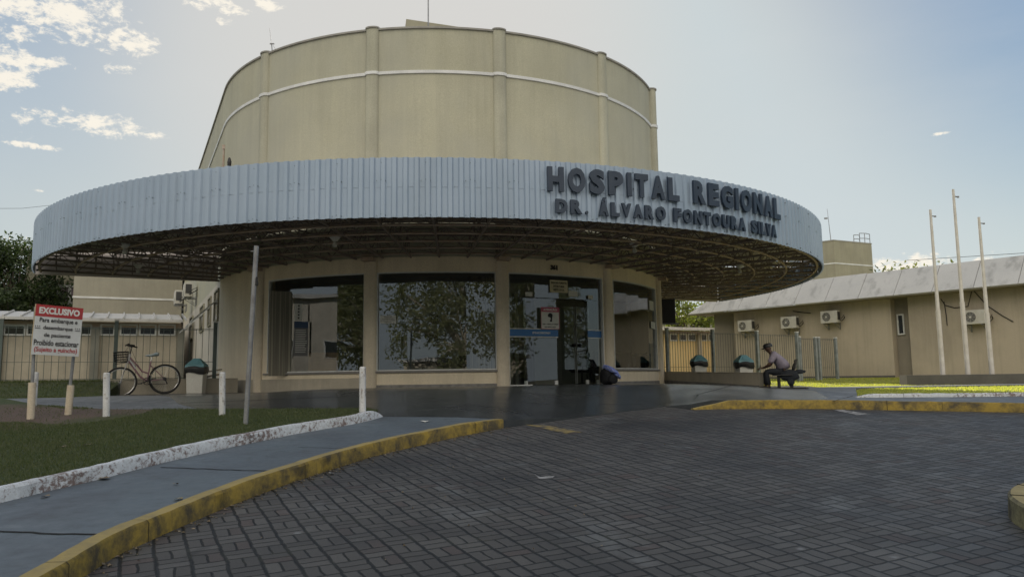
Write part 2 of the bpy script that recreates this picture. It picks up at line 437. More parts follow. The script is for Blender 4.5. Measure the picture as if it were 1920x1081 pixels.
def concrete_fn(b, tc, c):
    n = b.noise(tc, .9, 7, .62, .4); n2 = b.noise(tc, 5, 6, .65)
    c = b.mix(b.rng(n, .42, .68, 0, .6), c, (.075, .085, .10, 1))
    c = b.mix(b.rng(n2, .55, .75, 0, .5), c, (.07, .07, .075, 1))
    n4 = b.noise(tc, 22, 5, .7)
    c = b.mix(b.rng(n4, .68, .74, 0, .35), c, (.3, .3, .3, 1))
    n5 = b.noise(b.mapping(tc, (1, 1, 1), loc=(4, 2, 0)), 2.2, 8, .7, 1.); c = b.mix(b.rng(n5, .57, .68, 0, .45), c, (.05, .055, .06, 1))
    return c, b.rng(n2, .3, .7, .42, .72)
M['sidewalk'] = mat('worn_concrete', (.110, .138, .162), .6, scale=.7, col2=(.095, .115, .13), bump=.0015, bscale=120, fn=concrete_fn)
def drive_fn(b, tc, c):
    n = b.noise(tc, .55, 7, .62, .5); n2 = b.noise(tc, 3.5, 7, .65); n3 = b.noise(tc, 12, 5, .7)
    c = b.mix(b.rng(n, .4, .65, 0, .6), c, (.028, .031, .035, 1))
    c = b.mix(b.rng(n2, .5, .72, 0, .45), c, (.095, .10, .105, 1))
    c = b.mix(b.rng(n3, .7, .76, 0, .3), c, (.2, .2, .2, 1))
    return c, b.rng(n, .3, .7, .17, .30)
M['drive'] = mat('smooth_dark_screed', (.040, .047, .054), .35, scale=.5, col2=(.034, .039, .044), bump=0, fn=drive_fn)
M['path'] = mat('pale_concrete', (.15, .165, .18), .7, scale=.8, col2=(.11, .12, .13), bump=.002, fn=concrete_fn)
M['soil'] = mat('bare_soil', (.11, .075, .055), .95, scale=3, col2=(.05, .04, .03), bump=.02, bscale=20)
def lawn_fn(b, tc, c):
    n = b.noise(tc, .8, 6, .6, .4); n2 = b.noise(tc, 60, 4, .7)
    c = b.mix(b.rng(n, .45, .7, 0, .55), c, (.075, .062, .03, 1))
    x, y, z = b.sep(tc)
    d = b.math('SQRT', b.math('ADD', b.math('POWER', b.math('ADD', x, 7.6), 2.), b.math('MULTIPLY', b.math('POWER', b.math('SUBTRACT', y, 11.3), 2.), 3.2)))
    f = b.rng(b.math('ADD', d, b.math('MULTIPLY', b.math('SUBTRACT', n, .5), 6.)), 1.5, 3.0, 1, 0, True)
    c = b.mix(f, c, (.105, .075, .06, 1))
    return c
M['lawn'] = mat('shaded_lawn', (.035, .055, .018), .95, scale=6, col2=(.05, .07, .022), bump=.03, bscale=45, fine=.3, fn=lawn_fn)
M['terrain'] = mat('rough_ground', (.06, .065, .03), .95, scale=.4, col2=(.09, .075, .045), bump=.03, bscale=12, fine=.3)
def leafmat(name, c1, c2, tr=.35):
    m = bpy.data.materials.new(name); m.use_nodes = True; b = NB(m.node_tree)
    p = m.node_tree.nodes['Principled BSDF']; out = m.node_tree.nodes['Material Output']
    g = b.n('ShaderNodeNewGeometry').outputs['Random Per Island']
    c = b.mix(g, C4(c1), C4(c2)); b.put(p.inputs['Base Color'], c); p.inputs['Roughness'].default_value = .6
    t = b.n('ShaderNodeBsdfTranslucent'); b.put(t.inputs[0], b.mix(1., c, (1.5, 1.6, .7, 1), 'MULTIPLY'))
    mx = b.n('ShaderNodeMixShader'); mx.inputs[0].default_value = tr
    b.put(mx.inputs[1], p.outputs[0]); b.put(mx.inputs[2], t.outputs[0]); b.put(out.inputs[0], mx.outputs[0])
    return m
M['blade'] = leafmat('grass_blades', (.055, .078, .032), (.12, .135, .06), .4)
M['bladesun'] = leafmat('grass_blades_sunlit_tone', (.30, .35, .08), (.46, .44, .13), .6)  # brighter copy of the blades, sunlight painted into the colour
M['leaf'] = leafmat('leaves', (.018, .035, .012), (.05, .075, .022), .3)
M['leaf2'] = leafmat('leaves_pale', (.11, .13, .06), (.20, .21, .10), .35)
M['leaf3'] = leafmat('leaves_lit', (.10, .13, .03), (.2, .22, .06), .35)
M['bark'] = mat('bark', (.11, .09, .07), .9, scale=6, bump=.02, bscale=15)
M['barkpale'] = mat('pale_bark', (.42, .38, .31), .85, scale=4, col2=(.25, .22, .18), bump=.01, bscale=15)

def roofmat():
    def fn(b, tc, c):
        n = b.noise(b.mapping(tc, (1.5, 1.5, .25)), 1.4, 6, .6)
        return b.mix(b.rng(n, .52, .7, 0, .5), c, (.2, .2, .19, 1))
    return mat('weathered_sheet', (.56, .555, .54), .65, metal=.0, scale=.7, col2=(.50, .50, .49), fn=fn)
M['weathered'] = roofmat()
M['whiteroof'] = mat('white_sheet', (.62, .60, .56), .55, scale=2)
M['glassdark'] = mat('dark_glass', (.02, .025, .03), .12, spec=.8, fine=0)
M['curtain'] = mat('mauve_curtain', (.20, .15, .18), .8, stretch=(8, 8, .2), scale=2, col2=(.3, .24, .27))
M['blind'] = mat('vertical_blind', (.30, .28, .22), .8, stretch=(14, 14, .1), scale=1.5, col2=(.16, .15, .12), contrast=(.45, .55))
M['intwall'] = mat('interior_wall', (.26, .27, .23), .8)
M['intfloor'] = mat('interior_floor', (.20, .20, .19), .25, scale=3)
M['ceil'] = mat('ceiling', (.45, .45, .44), .9)
M['wood'] = mat('counter_wood', (.42, .29, .15), .5, scale=3, stretch=(1, 1, 6))
M['bannerblue'] = mat('banner_blue', (.03, .06, .13), .6, fine=0)
M['bannergrey'] = mat('banner_grey', (.13, .13, .13), .6, fine=0)
M['skin'] = mat('skin', (.10, .055, .038), .6, scale=20, fine=.06)
M['shirt'] = mat('lilac_shirt', (.30, .27, .33), .85, scale=14, col2=(.24, .21, .27), bump=.004, bscale=25)
M['jeans'] = mat('dark_jeans', (.015, .018, .026), .85, scale=14, bump=.004, bscale=25)
M['shoe'] = mat('shoe', (.015, .014, .013), .6)
M['jacket'] = mat('jacket', (.018, .022, .03), .85, scale=9, bump=.006, bscale=18)
M['bulb'] = mat('lamp_glass', (.6, .6, .56), .3, fine=0)

def glass(name, refl=.20, tint=(.66, .70, .68)):
    m = bpy.data.materials.new(name); m.use_nodes = True; b = NB(m.node_tree); b.nt.nodes.clear()
    t = b.n('ShaderNodeBsdfTransparent'); t.inputs[0].default_value = C4(tint)
    g = b.n('ShaderNodeBsdfGlossy'); g.inputs['Roughness'].default_value = .0; g.inputs[0].default_value = (.92, .96, 1, 1)
    tcg = b.n('ShaderNodeTexCoord').outputs['Object']
    bp = b.n('ShaderNodeBump'); bp.inputs['Strength'].default_value = .25; bp.inputs['Distance'].default_value = .02
    b.put(bp.inputs['Height'], b.noise(tcg, .8, 1, .4)); b.put(g.inputs['Normal'], bp.outputs[0])
    fr = b.n('ShaderNodeFresnel'); fr.inputs[0].default_value = 1.5
    f = b.math('ADD', b.math('MULTIPLY', fr.outputs[0], 1.0), refl, clamp=True)
    mx = b.n('ShaderNodeMixShader'); b.put(mx.inputs[0], f); b.put(mx.inputs[1], t.outputs[0]); b.put(mx.inputs[2], g.outputs[0])
    o = b.n('ShaderNodeOutputMaterial'); b.put(o.inputs[0], mx.outputs[0]); return m
M['glass'] = glass('window_glass', .07, (.78, .80, .78))
M['glassdoor'] = glass('door_glass', .05, (.72, .76, .74))

def paver_mat():
    m = bpy.data.materials.new('basket_weave_pavers'); m.use_nodes = True; b = NB(m.node_tree)
    p = m.node_tree.nodes['Principled BSDF']; tc = b.n('ShaderNodeTexCoord').outputs['Object']
    wob = b.noise(tc, 1.1, 2, .5); wob2 = b.noise(tc, 9, 3, .5)
    x, y, z = b.sep(tc); ca, sa = cos(ROTZ), sin(ROTZ)
    sc = 1 / .2
    u = b.math('ADD', b.math('MULTIPLY', x, ca * sc), b.math('MULTIPLY', y, sa * sc))
    v = b.math('ADD', b.math('MULTIPLY', x, -sa * sc), b.math('MULTIPLY', y, ca * sc))
    w_ = b.math('ADD', b.math('MULTIPLY', b.math('SUBTRACT', wob, .5), .22), b.math('MULTIPLY', b.math('SUBTRACT', wob2, .5), .13))
    u = b.math('ADD', u, w_); v = b.math('ADD', v, b.math('MULTIPLY', w_, .8))
    iu, iv = b.math('FLOOR', u), b.math('FLOOR', v)
    fu, fv = b.math('FRACT', u), b.math('FRACT', v)
    par = b.math('ABSOLUTE', b.math('MODULO', b.math('ADD', iu, iv), 2.0))
    par = b.math('GREATER_THAN', par, .5)
    npar = b.math('SUBTRACT', 1.0, par)
    s_ = b.math('ADD', b.math('MULTIPLY', fu, par), b.math('MULTIPLY', fv, npar))   # the split coordinate
    half = b.math('GREATER_THAN', s_, .5)
    e1 = b.math('MINIMUM', fu, b.math('SUBTRACT', 1., fu)); e2 = b.math('MINIMUM', fv, b.math('SUBTRACT', 1., fv))
    e3 = b.math('ABSOLUTE', b.math('SUBTRACT', s_, .5))
    cross = b.math('MULTIPLY', e2, 1.15)
    d = b.math('MINIMUM', b.math('MINIMUM', b.math('MULTIPLY', e1, .8), cross), b.math('MULTIPLY', e3, 1.25))
    en = b.noise(tc, 38, 4, .7)
    d = b.math('ADD', d, b.math('MULTIPLY', b.math('SUBTRACT', en, .5), .035))
    jt = b.rng(d, .022, .066, 1, 0, True)
    wn = b.n('ShaderNodeTexWhiteNoise', noise_dimensions='3D'); b.put(wn.inputs['Vector'], b.comb(iu, iv, half))
    rnd = wn.outputs['Value']
    c = b.mix(rnd, (.095, .092, .087, 1), (.064, .062, .060, 1))
    c = b.mix(b.rng(rnd, .93, .97, 0, .6), c, (.09, .07, .065, 1))
    gr = b.rng(b.noise(tc, 190, 3, .75), .3, .72, .62, 1.4); c = b.mix(1., c, b.comb(gr, gr, gr), 'MULTIPLY')
    big = b.noise(tc, .5, 6, .62, .6); c = b.mix(b.rng(big, .42, .64, 0, .7), c, (.030, .031, .033, 1))
    oil = b.noise(b.mapping(tc, (1, .8, 1), loc=(3, 9, 0)), 1.0, 7, .65, 1.2); c = b.mix(b.rng(oil, .62, .70, 0, .55), c, (.016, .017, .019, 1))
    pale = b.noise(b.mapping(tc, (1, 1, 1), loc=(7, 3, 0)), 1.6, 8, .7, .8)
    c = b.mix(b.rng(pale, .57, .70, 0, .6), c, (.14, .15, .155, 1))
    spots = b.n('ShaderNodeTexVoronoi'); spots.inputs['Scale'].default_value = 2.1; b.put(spots.inputs['Vector'], tc)
    sp = b.rng(b.math('ADD', spots.outputs[0], b.math('MULTIPLY', b.math('SUBTRACT', en, .5), .12)), .03, .075, .65, 0)
    keep = b.math('GREATER_THAN', b.sep(spots.outputs['Color'])[0], .66)
    c = b.mix(b.math('MULTIPLY', sp, keep), c, (.22, .23, .24, 1))
    jc = b.mix(b.rng(b.noise(tc, 3, 5, .6), .55, .7), (.006, .007, .007, 1), (.02, .022, .014, 1))
    c = b.mix(b.math('MULTIPLY', jt, .97), c, jc)
    b.put(p.inputs['Base Color'], c)
    b.put(p.inputs['Roughness'], b.math('ADD', b.math('MULTIPLY', rnd, .14), b.rng(big, .3, .7, .62, .5)))
    p.inputs['Specular IOR Level'].default_value = .45
    h = b.math('ADD', b.math('MULTIPLY', b.math('SUBTRACT', 1., jt), 1.), b.math('ADD', b.math('MULTIPLY', rnd, .35), b.math('MULTIPLY', en, .25)))
    bn = b.n('ShaderNodeBump'); bn.inputs['Strength'].default_value = .9; bn.inputs['Distance'].default_value = .006
    b.put(bn.inputs['Height'], h); b.put(p.inputs['Normal'], bn.outputs[0])
    return m
M['paver'] = paver_mat()

# text ------------------------------------------------------------
def text_mesh(txt, width=None, height=None, bold=.0, depth=.002, align='CENTER', sx=1.0):
    cu = bpy.data.curves.new('t', 'FONT'); cu.body = txt; cu.align_x = align; cu.offset = bold; cu.extrude = depth / 2
    cu.size = 1; cu.resolution_u = 3
    o = bpy.data.objects.new('t', cu); COL.objects.link(o)
    dg = bpy.context.evaluated_depsgraph_get(); me = bpy.data.meshes.new_from_object(o.evaluated_get(dg))
    vs = [v.co.copy() for v in me.vertices]; fs = [tuple(p.vertices) for p in me.polygons]
    bpy.data.objects.remove(o); bpy.data.curves.remove(cu); bpy.data.meshes.remove(me)
    if not vs: return [], [], 0, 0
    x0, x1 = min(v.x for v in vs), max(v.x for v in vs); y0, y1 = min(v.y for v in vs), max(v.y for v in vs)
    ky = (height / (y1 - y0)) if height else 1; kx = (width / (x1 - x0)) if width else ky * sx
    cx = (x0 + x1) / 2; cy = (y0 + y1) / 2
    return [Vector(((v.x - cx) * kx, (v.y - cy) * ky, v.z)) for v in vs], fs, (x1 - x0) * kx, (y1 - y0) * ky
def put_text(mb, txt, T, width=None, height=None, bold=0., depth=.002, sx=1., align='CENTER'):
    """T maps (x right, y up, z out of the face) to the world"""
    vs, fs, w_, h_ = text_mesh(txt, width, height, bold, depth, align, sx)
    mb.add([T(v.x, v.y, v.z) for v in vs], fs); return w_, h_
# ================================================================== GROUND
def grid_sheet(name, xs, ys, zf, mt):
    mb = MB(); nx, ny = len(xs), len(ys)
    mb.add([(x, y, zf(x, y)) for y in ys for x in xs], [(j * nx + i, j * nx + i + 1, (j + 1) * nx + i + 1, (j + 1) * nx + i) for j in range(ny - 1) for i in range(nx - 1)])
    return mb.build(name, mt, fix=False, smooth=False)
xs = [-900, -400, -200, -100, -60] + [i * 2. for i in range(-20, 21)] + [60, 100, 200, 400, 900]
ys = [-900, -400, -150, -80, -50] + [i * 2. for i in range(-15, 26)] + [60, 80, 120, 200, 400, 900]
struct(grid_sheet('ground', xs, ys, terrain_z, M['terrain']))

# paved road
G = lambda px, py, zf: onh(px, py, zf)
kerb_px = [(944, 802), (860, 818), (700, 855), (547, 904), (430, 948), (321, 995), (215, 1043), (157, 1081)]
kerbL = [G(x, y, road_z) for x, y in kerb_px]
d_ = (kerbL[-1] - kerbL[-2]).normalized(); kerbL += [kerbL[-1] + d_ * 1.0 + Vector((-.1, 0, 0)), kerbL[-1] + d_ * 3 + Vector((-.8, 0, 0)), kerbL[-1] + d_ * 6 + Vector((-2.6, 0, 0))]
rk_px = [(1303, 768), (1340, 766.5), (1420, 766), (1541, 766), (1700, 769), (1920, 773)]
kerbR = [G(x, y, road_z) for x, y in rk_px]
d_ = (kerbR[-1] - kerbR[-3]).normalized(); kerbR += [kerbR[-1] + d_ * 5 + Vector((0, -.4, 0)), kerbR[-1] + d_ * 14 + Vector((0, -3., 0))]
dr_px = [(1040, 789), (1160, 773), (1245, 762)]
edge = [G(x, y, road_z) for x, y in dr_px]
road_poly = [(p.x, p.y) for p in reversed(kerbL)] + [(p.x, p.y) for p in edge] + [(p.x, p.y) for p in kerbR] + [(30, -30), (-30, -30), (-12, -3)]
struct(patch('road', road_poly, lambda x, y: road_z(x, y) + .0, M['paver'], .7, 0))

def offset(line, d):
    out = []
    for i, p in enumerate(line):
        a = line[max(0, i - 1)]; c = line[min(len(line) - 1, i + 1)]; t = (c - a); t.z = 0; t.normalize()
        out.append(Vector((p.x - t.y * d, p.y + t.x * d, 0)))
    return out
def densify(line, step=.25):
    # smooth (Catmull-Rom) resampling
    out = []
    n = len(line)
    for i in range(n - 1):
        p0, p1, p2, p3 = line[max(0, i - 1)], line[i], line[i + 1], line[min(n - 1, i + 2)]
        k = max(1, int((p2 - p1).length / step))
        for j in range(k):
            t = j / k
            out.append(.5 * ((2 * p1) + (-p0 + p2) * t + (2 * p0 - 5 * p1 + 4 * p2 - p3) * t * t + (-p0 + 3 * p1 - 3 * p2 + p3) * t ** 3))
    out.append(line[-1].copy()); return out
def kerb(name, line, side, w, zbot, ztop, mt, label, stone=1.0, taper0=0, taper1=0, group=None, rnd=.012):
    """kerb swept along a line; small gaps between its stones"""
    L = densify(line, .12); O = offset(L, side * w); I = offset(L, side * .015)
    mb = MB(); n = len(L); acc = 0; prev = None
    rows = []
    for i in range(n):
        z0 = zbot(L[i].x, L[i].y) - .06; z1 = ztop(L[i].x, L[i].y)
        if taper0 and i * .12 < taper0: z1 = z0 + .06 + (z1 - z0 - .06) * (0.15 + .85 * i * .12 / taper0)
        if taper1 and (n - i) * .12 < taper1: z1 = z0 + .06 + (z1 - z0 - .06) * (0.15 + .85 * (n - i) * .12 / taper1)
        jx = random.uniform(-rnd, rnd) * .35; zt = z1 + random.uniform(-rnd, rnd) * .3
        a = Vector((L[i].x, L[i].y, 0)); o_ = O[i]; in_ = I[i]
        nn = (o_ - a).normalized() * side * side
        rows.append([(a.x + nn.x * jx, a.y + nn.y * jx, z0), (a.x + nn.x * jx, a.y + nn.y * jx, zt - .02), (in_.x, in_.y, zt), (o_.x, o_.y, zt), (o_.x, o_.y, z0)])
    for i in range(n - 1):
        b0, b1 = rows[i], rows[i + 1]
        mb.add(b0 + b1, [(k, k + 1, k + 6, k + 5) for k in range(4)])
    mb.add(rows[0], [(0, 1, 2, 3, 4)]); mb.add(rows[-1], [(4, 3, 2, 1, 0)])
    o = mb.build(name, mt, smooth=True)
    struct(o)
    jm = MB(); i = random.randint(3, 6)                          # mortar joints between the kerb stones
    while i < n - 4:
        r_ = [Vector(q) for q in rows[i]]; t = (L[i + 1] - L[i]); t.z = 0; t.normalize(); c0 = sum(r_, Vector()) / 5
        out = [q + Vector((q.x - c0.x, q.y - c0.y, 0)).normalized() * .003 + Vector((0, 0, .003 if k in (1, 2, 3) else 0)) for k, q in enumerate(r_)]
        w = random.uniform(.002, .004)
        jm.add([q - t * w for q in out] + [q + t * w for q in out], [(k, k + 1, k + 6, k + 5) for k in range(3)])
        i += random.choice((8, 17, 25))
    jo = jm.build('kerb_joints', M['joint'], fix=False); struct(jo)
    if label: o['label'] = label
    return o
kerb('kerb', kerbL, -1, .13, road_z, lambda x, y: drive_z(x, y) + .012, M['kerbyellow'], 'yellow painted kerb with black grime along the left sidewalk')
kerb('kerb', kerbR, 1, .13, road_z, lambda x, y: drive_z(x, y) + .012, M['kerbyellow'], 'low yellow kerb along the far side of the paved road', taper0=.5)
# white kerb between lawn and sidewalk
wk_px = [(719, 780.5), (671, 793), (560, 812), (437, 837), (310, 866), (182, 899), (90, 920), (0, 942)]
wk = [G(x, y, drive_z) for x, y in wk_px]
d_ = (wk[-1] - wk[-2]).normalized(); wk += [wk[-1] + d_ * 2 + Vector((-.1, 0, 0)), wk[-1] + d_ * 6 + Vector((-1.4, 0, 0))]
kerb('kerb', wk, -1, .10, drive_z, lambda x, y: lawn_left_z(x, y) + .03, M['kerbwhite'], 'white painted kerb with flaking paint at the edge of the left lawn', taper0=.35)
# sidewalk left and drive
bx = lambda p: (p.x, p.y)
sw_end = [G(720, 782, drive_z), G(840, 788, drive_z), G(935, 792, drive_z)]
side_poly = [bx(p) for p in offset(kerbL, -.12)] + [bx(p) for p in reversed(wk)]
struct(patch('sidewalk', side_poly, drive_z, M['sidewalk'], .5))
lawn_px = [(690, 776), (600, 776.5), (500, 777), (417, 777.5), (300, 777), (200, 777), (110, 771), (60, 766), (0, 754)]
lb = [G(x, y, drive_z) for x, y in lawn_px]
lb += [lb[-1] + Vector((-2.5, .35, 0)), lb[-1] + Vector((-7, .6, 0))]
# drive: everything dark under the canopy, from the road edge up to the wall
wallpts = [CYL(a, R - .15) for a in range(60, -73, -6)]
drive_poly = [bx(wk[0])] + [bx(offset(kerbL, -.12)[0])] + [bx(kerbL[0])] + [bx(p) for p in edge] + [bx(p) for p in offset(kerbR, .12)]
park = [G(1600, 748, drive_z), G(1595, 731, drive_z)]
manp = atY(1455, 727, 19.4)
kro = offset(kerbR, .12)
drive_poly = drive_poly[:-len(kro)] + [bx(p) for p in kro[:4]] + [(5.2, 13.0), (6.9, 20.6), (8.4, 21.6), (9.3, 25.6), (6.9, 27.3)] + [bx(p) for p in wallpts] + [bx(BF(-7.25, -2.45)), bx(BF(-9.45, -2.45)), bx(G(190, 742, drive_z))]
# left boundary with the pale path and the lawn
pth = [G(300, 741, drive_z), G(335, 757, drive_z), G(420, 777.2, drive_z)]
drive_poly += [bx(pth[0]), bx(pth[1]), bx(lb[3])] + [bx(p) for p in (lb[2], lb[1], lb[0])]
struct(patch('driveway', drive_poly, lambda x, y: drive_z(x, y) + .003, M['drive'], .6))
path_poly = [bx(pth[0]), bx(pth[1]), bx(lb[3])] + [bx(p) for p in lb[4:9]] + [bx(lb[9]), bx(G(0, 747, drive_z)), bx(G(110, 745, drive_z)), bx(G(190, 742, drive_z))]
struct(patch('footpath', path_poly, lambda x, y: drive_z(x, y) + .001, M['path'], .5))
# sidewalk right, beyond the drive
rs_poly = [bx(p) for p in kro[3:]] + [(30, 12.9), (5.7, 13.05), (8.1, 18.6), (9.0, 20.2), (20, 22.6), (20, 23.8), (8.4, 21.6), (6.9, 20.6), (5.2, 13.0)]
struct(patch('sidewalk', [(x, y) for x, y in rs_poly], lambda x, y: drive_z(x, y) + .004, M['path'], .6))
# lawns
ll_poly = [bx(p) for p in offset(wk, -.09)] + [(-20, -2), (-20, 12.0)] + [bx(p) for p in reversed(lb)]
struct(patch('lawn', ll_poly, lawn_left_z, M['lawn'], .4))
def back_lawn_z(x, y):
    a, c = Vector((-11.3, 15.3)), Vector((-8.9, 16.9)); d = (c - a).normalized(); n = Vector((-d.y, d.x))
    return -.235 + .34 * sm(0, 2.6, (Vector((x, y)) - a).dot(n))
bl = [bx(lb[9]), bx(G(0, 747, drive_z)), bx(G(110, 745, drive_z)), bx(G(190, 742, drive_z)), bx(BF(-9.45, -2.45)), bx(BF(-7.25, -2.45)), bx(BF(-6.9, -1)), bx(BF(-7.1, 26)), (-60, 45), (-60, 12.5)]
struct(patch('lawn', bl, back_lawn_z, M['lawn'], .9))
M['lawnsun'] = mat('sunlit_lawn_tone', (.27, .29, .07), .95, scale=2, col2=(.32, .28, .10), bump=.03, bscale=30, fine=.25)  # sunlight on the right lawn is put into this brighter grass colour
rl = [(5.7, 13.05), (30, 12.9), (60, 20), (60, 70), (6, 70), (6.9, 27.3), (9.3, 25.6), (8.4, 21.6), (20, 23.8), (20, 22.6), (9.0, 20.2), (8.1, 18.6)]
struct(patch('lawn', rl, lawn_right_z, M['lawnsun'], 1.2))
# courtyard behind the tower, open to the sun
struct(patch('courtyard', [bx(BF(7.2, .5)), (6.9, 27.4), (6, 70), (-14, 70), bx(BF(-7.1, 26.2)), bx(BF(7.2, 26.2))], lambda x, y: -.235, mat('courtyard_concrete', (.50, .47, .41), .8, scale=.6), 2.5))
wr = [Vector(p + (0,)) for p in [(5.68, 13.0), (6.6, 12.93), (8.3, 12.85), (12, 12.85), (18, 12.85), (30, 12.85)]]
kerb('kerb', [Vector((p.x, p.y, 0)) for p in wr], 1, .11, drive_z, lambda x, y: drive_z(x, y) + .065, M['kerbwhite'], 'white kerb between the right sidewalk and the sunlit lawn', taper0=.3)

# expansion joints
mb = MB()
def joint(p, q, zf, w=.012):
    a, c = G(*p, zf), G(*q, zf); n = 12; t = (c - a).normalized(); s_ = Vector((-t.y, t.x, 0)) * w
    P = []
    for i in range(n + 1):
        o = a + (c - a) * i / n + Vector((random.uniform(-.004, .004), random.uniform(-.012, .012), 0)); z = zf(o.x, o.y) + .005
        P += [(o.x - s_.x, o.y - s_.y, z), (o.x + s_.x, o.y + s_.y, z)]
    mb.add(P, [(2 * i, 2 * i + 1, 2 * i + 3, 2 * i + 2) for i in range(n)])
joint((300, 876), (505, 883), drive_z); joint((-40, 995), (196, 1003), drive_z, .014); joint((560, 838), (690, 842), drive_z, .006)
joint((300, 757), (660, 742), drive_z, .01); joint((1010, 752), (1310, 744), drive_z, .007)
joint((60, 752), (430, 760), drive_z, .008); joint((1300, 742), (1500, 727), drive_z, .012); joint((1560, 752), (1600, 742), drive_z, .012)
struct(mb.build('pavement_joint', M['joint'], fix=False))
# road markings
mb = MB()
def strip(pts, zf, dz=.005):
    P = [G(x, y, zf) for x, y in pts]; mb.add([(p.x, p.y, p.z + dz) for p in P], [tuple(range(len(P)))])
strip([(985, 796), (1025, 797), (1092, 810), (1060, 812.5)], road_z)
struct(mb.build('road_marking', M['yellowline'], fix=False))
mb = MB(); strip([(1562, 768.5), (1580, 768), (1632, 776), (1606, 778)], road_z)
strip([(1001, 888), (1012, 894), (1040, 892), (1036, 896), (1012, 898)], road_z, .004)
struct(mb.build('road_marking', M['whiteline'], fix=False))

def half_round(mb, a, r, bulge, half, z0, z1, n=9):
    P0, P1 = [], []
    for i in range(n + 1):
        t = -pi / 2 + pi * i / n
        aa = a + half * sin(t); rr = r + bulge * cos(t) ** .8 if cos(t) > 1e-6 else r
        p = CYL(aa, rr); P0.append((p.x, p.y, z0)); P1.append((p.x, p.y, z1))
    for aa in (a + half, a - half):
        p = CYL(aa, r - .05); P0.append((p.x, p.y, z0)); P1.append((p.x, p.y, z1))
    mb.hexa(P0, P1)

# ================================================================== HOSPITAL (round tower and lobby)
H = thing('hospital', 'cream round hospital tower with glazed ground floor lobby', 'hospital', (CX, CY, -.142), ROTZ, world=True)
ZF, ZB, ZW1, ZS0, ZS1, ZT, ZBAND = -.142, -.5, 2.99, .255, 2.627, 8.763, 7.6
PIL = [-64.3, -36.05, -9.75, 16.5, 43.6, 69.5]
WIN = [(-61.35, -37.25), (-34.75, -10.95), (18.2, 41.1), (44.8, 67.6)]
DOOR = (-8.55, 14.85)
T = .2
mb = MB()
# ground storey: solid zones, sills and lintels
zones = [(-90, WIN[0][0]), (WIN[0][1], WIN[1][0]), (WIN[1][1], DOOR[0]), (DOOR[1], WIN[2][0]), (WIN[2][1], WIN[3][0]), (WIN[3][1], 90)]
for a, c in zones: mb.arc(a, c, ZB, ZW1, R - T, R)
for a, c in WIN: mb.arc(a, c, ZB, ZS0, R - T, R); mb.arc(a, c, ZS1, ZW1, R - T, R)
mb.arc(DOOR[0], DOOR[1], ZS1, ZW1, R - T, R)
mb.build('lobby_wall', M['wall'], H)
mb = MB()
mb.arc(-90, 90, ZW1, ZT, R - T, R, 1.5)
for s in (-1, 1):
    P = [BF(s * R, 0), BF(s * R, 26), BF(s * (R - T), 26), BF(s * (R - T), 0)]
    mb.prism([bx(p) for p in P], ZW1, ZT)
P = [BF(-R, 26), BF(R, 26), BF(R, 25.8), BF(-R, 25.8)]; mb.prism([bx(p) for p in P], ZB, ZT)
mb.build('tower_wall', M['tower'], H)
for s in (-1, 1):
    mb = MB(); P = [BF(s * R, 0), BF(s * R, 25.8), BF(s * (R - T), 25.8), BF(s * (R - T), 0)]
    mb.prism([bx(p) for p in P], ZB, ZW1); mb.build('side_wall', M['sidewall'], H)
mb = MB(); mb.arc(-90, 90, ZT, ZT + .045, R - T - .03, R + .045, 1.5)
for s in (-1, 1):
    P = [BF(s * (R + .045), 0), BF(s * (R + .045), 26.04), BF(s * (R - T - .03), 26.04), BF(s * (R - T - .03), 0)]
    mb.prism([bx(p) for p in P], ZT, ZT + .045)
for a in PIL: half_round(mb, a, R, .20 if a == 43.6 else .13, 1.5, ZT + .045, ZT + .08)
mb.build('coping', M['coping'], H)
# flat roof
pts = [bx(CYL(a, R - T - .01)) for a in range(-90, 91, 5)] + [bx(BF(R - T, 25.7)), bx(BF(-R + T, 25.7))]
mb = MB(); mb.prism(pts, ZT - .5, ZT - .4); mb.build('roof', M['coping'], H)
# white string course
mb = MB()
cuts = [-90] + sum([[a - 1.45, a + 1.45] for a in PIL], []) + [90]
for i in range(0, len(cuts), 2): mb.arc(cuts[i], cuts[i + 1], ZBAND, ZBAND + .075, R - .02, R + .035)
for s in (-1, 1):
    P = [BF(s * (R + .035), 0), BF(s * (R + .035), 26), BF(s * (R - .02), 26), BF(s * (R - .02), 0)]; mb.prism([bx(p) for p in P], ZBAND, ZBAND + .075)
mb.build('string_course', M['band'], H)
# half round pilasters
for a in PIL:
    mb = MB(); half_round(mb, a, R, .17 if a == 43.6 else .10, 1.35, ZW1, ZT + .05); pil = mb.build('pilaster', M['pil'], H, smooth=True)
    mb = MB(); half_round(mb, a, R, .12 if a == 43.6 else .10, 1.35, ZB, ZW1); mb.build('lower_pilaster', M['pillow'], H, smooth=True)
    mb = MB(); half_round(mb, a, R + .03, .165 if a == 43.6 else .095, 1.5, ZBAND, ZBAND + .075); mb.build('band_ring', M['band'], pil, smooth=True)
# skirting stones right of the left ramp
mb = MB(); mb.arc(-36, DOOR[0] - .1, ZF - .12, ZF + .07, R + .0, R + .012); mb.build('skirting', M['skirt'], H)
mb = MB(); mb.arc(DOOR[1] + .1, 60, ZF - .2, ZF + .07, R, R + .012); mb.build('skirting', M['skirt'], H)
mb = MB(); mb.arc(-90, -37.8, ZB, .10, R, R + .035); mb.build('footing_band', M['curbwall'], H)

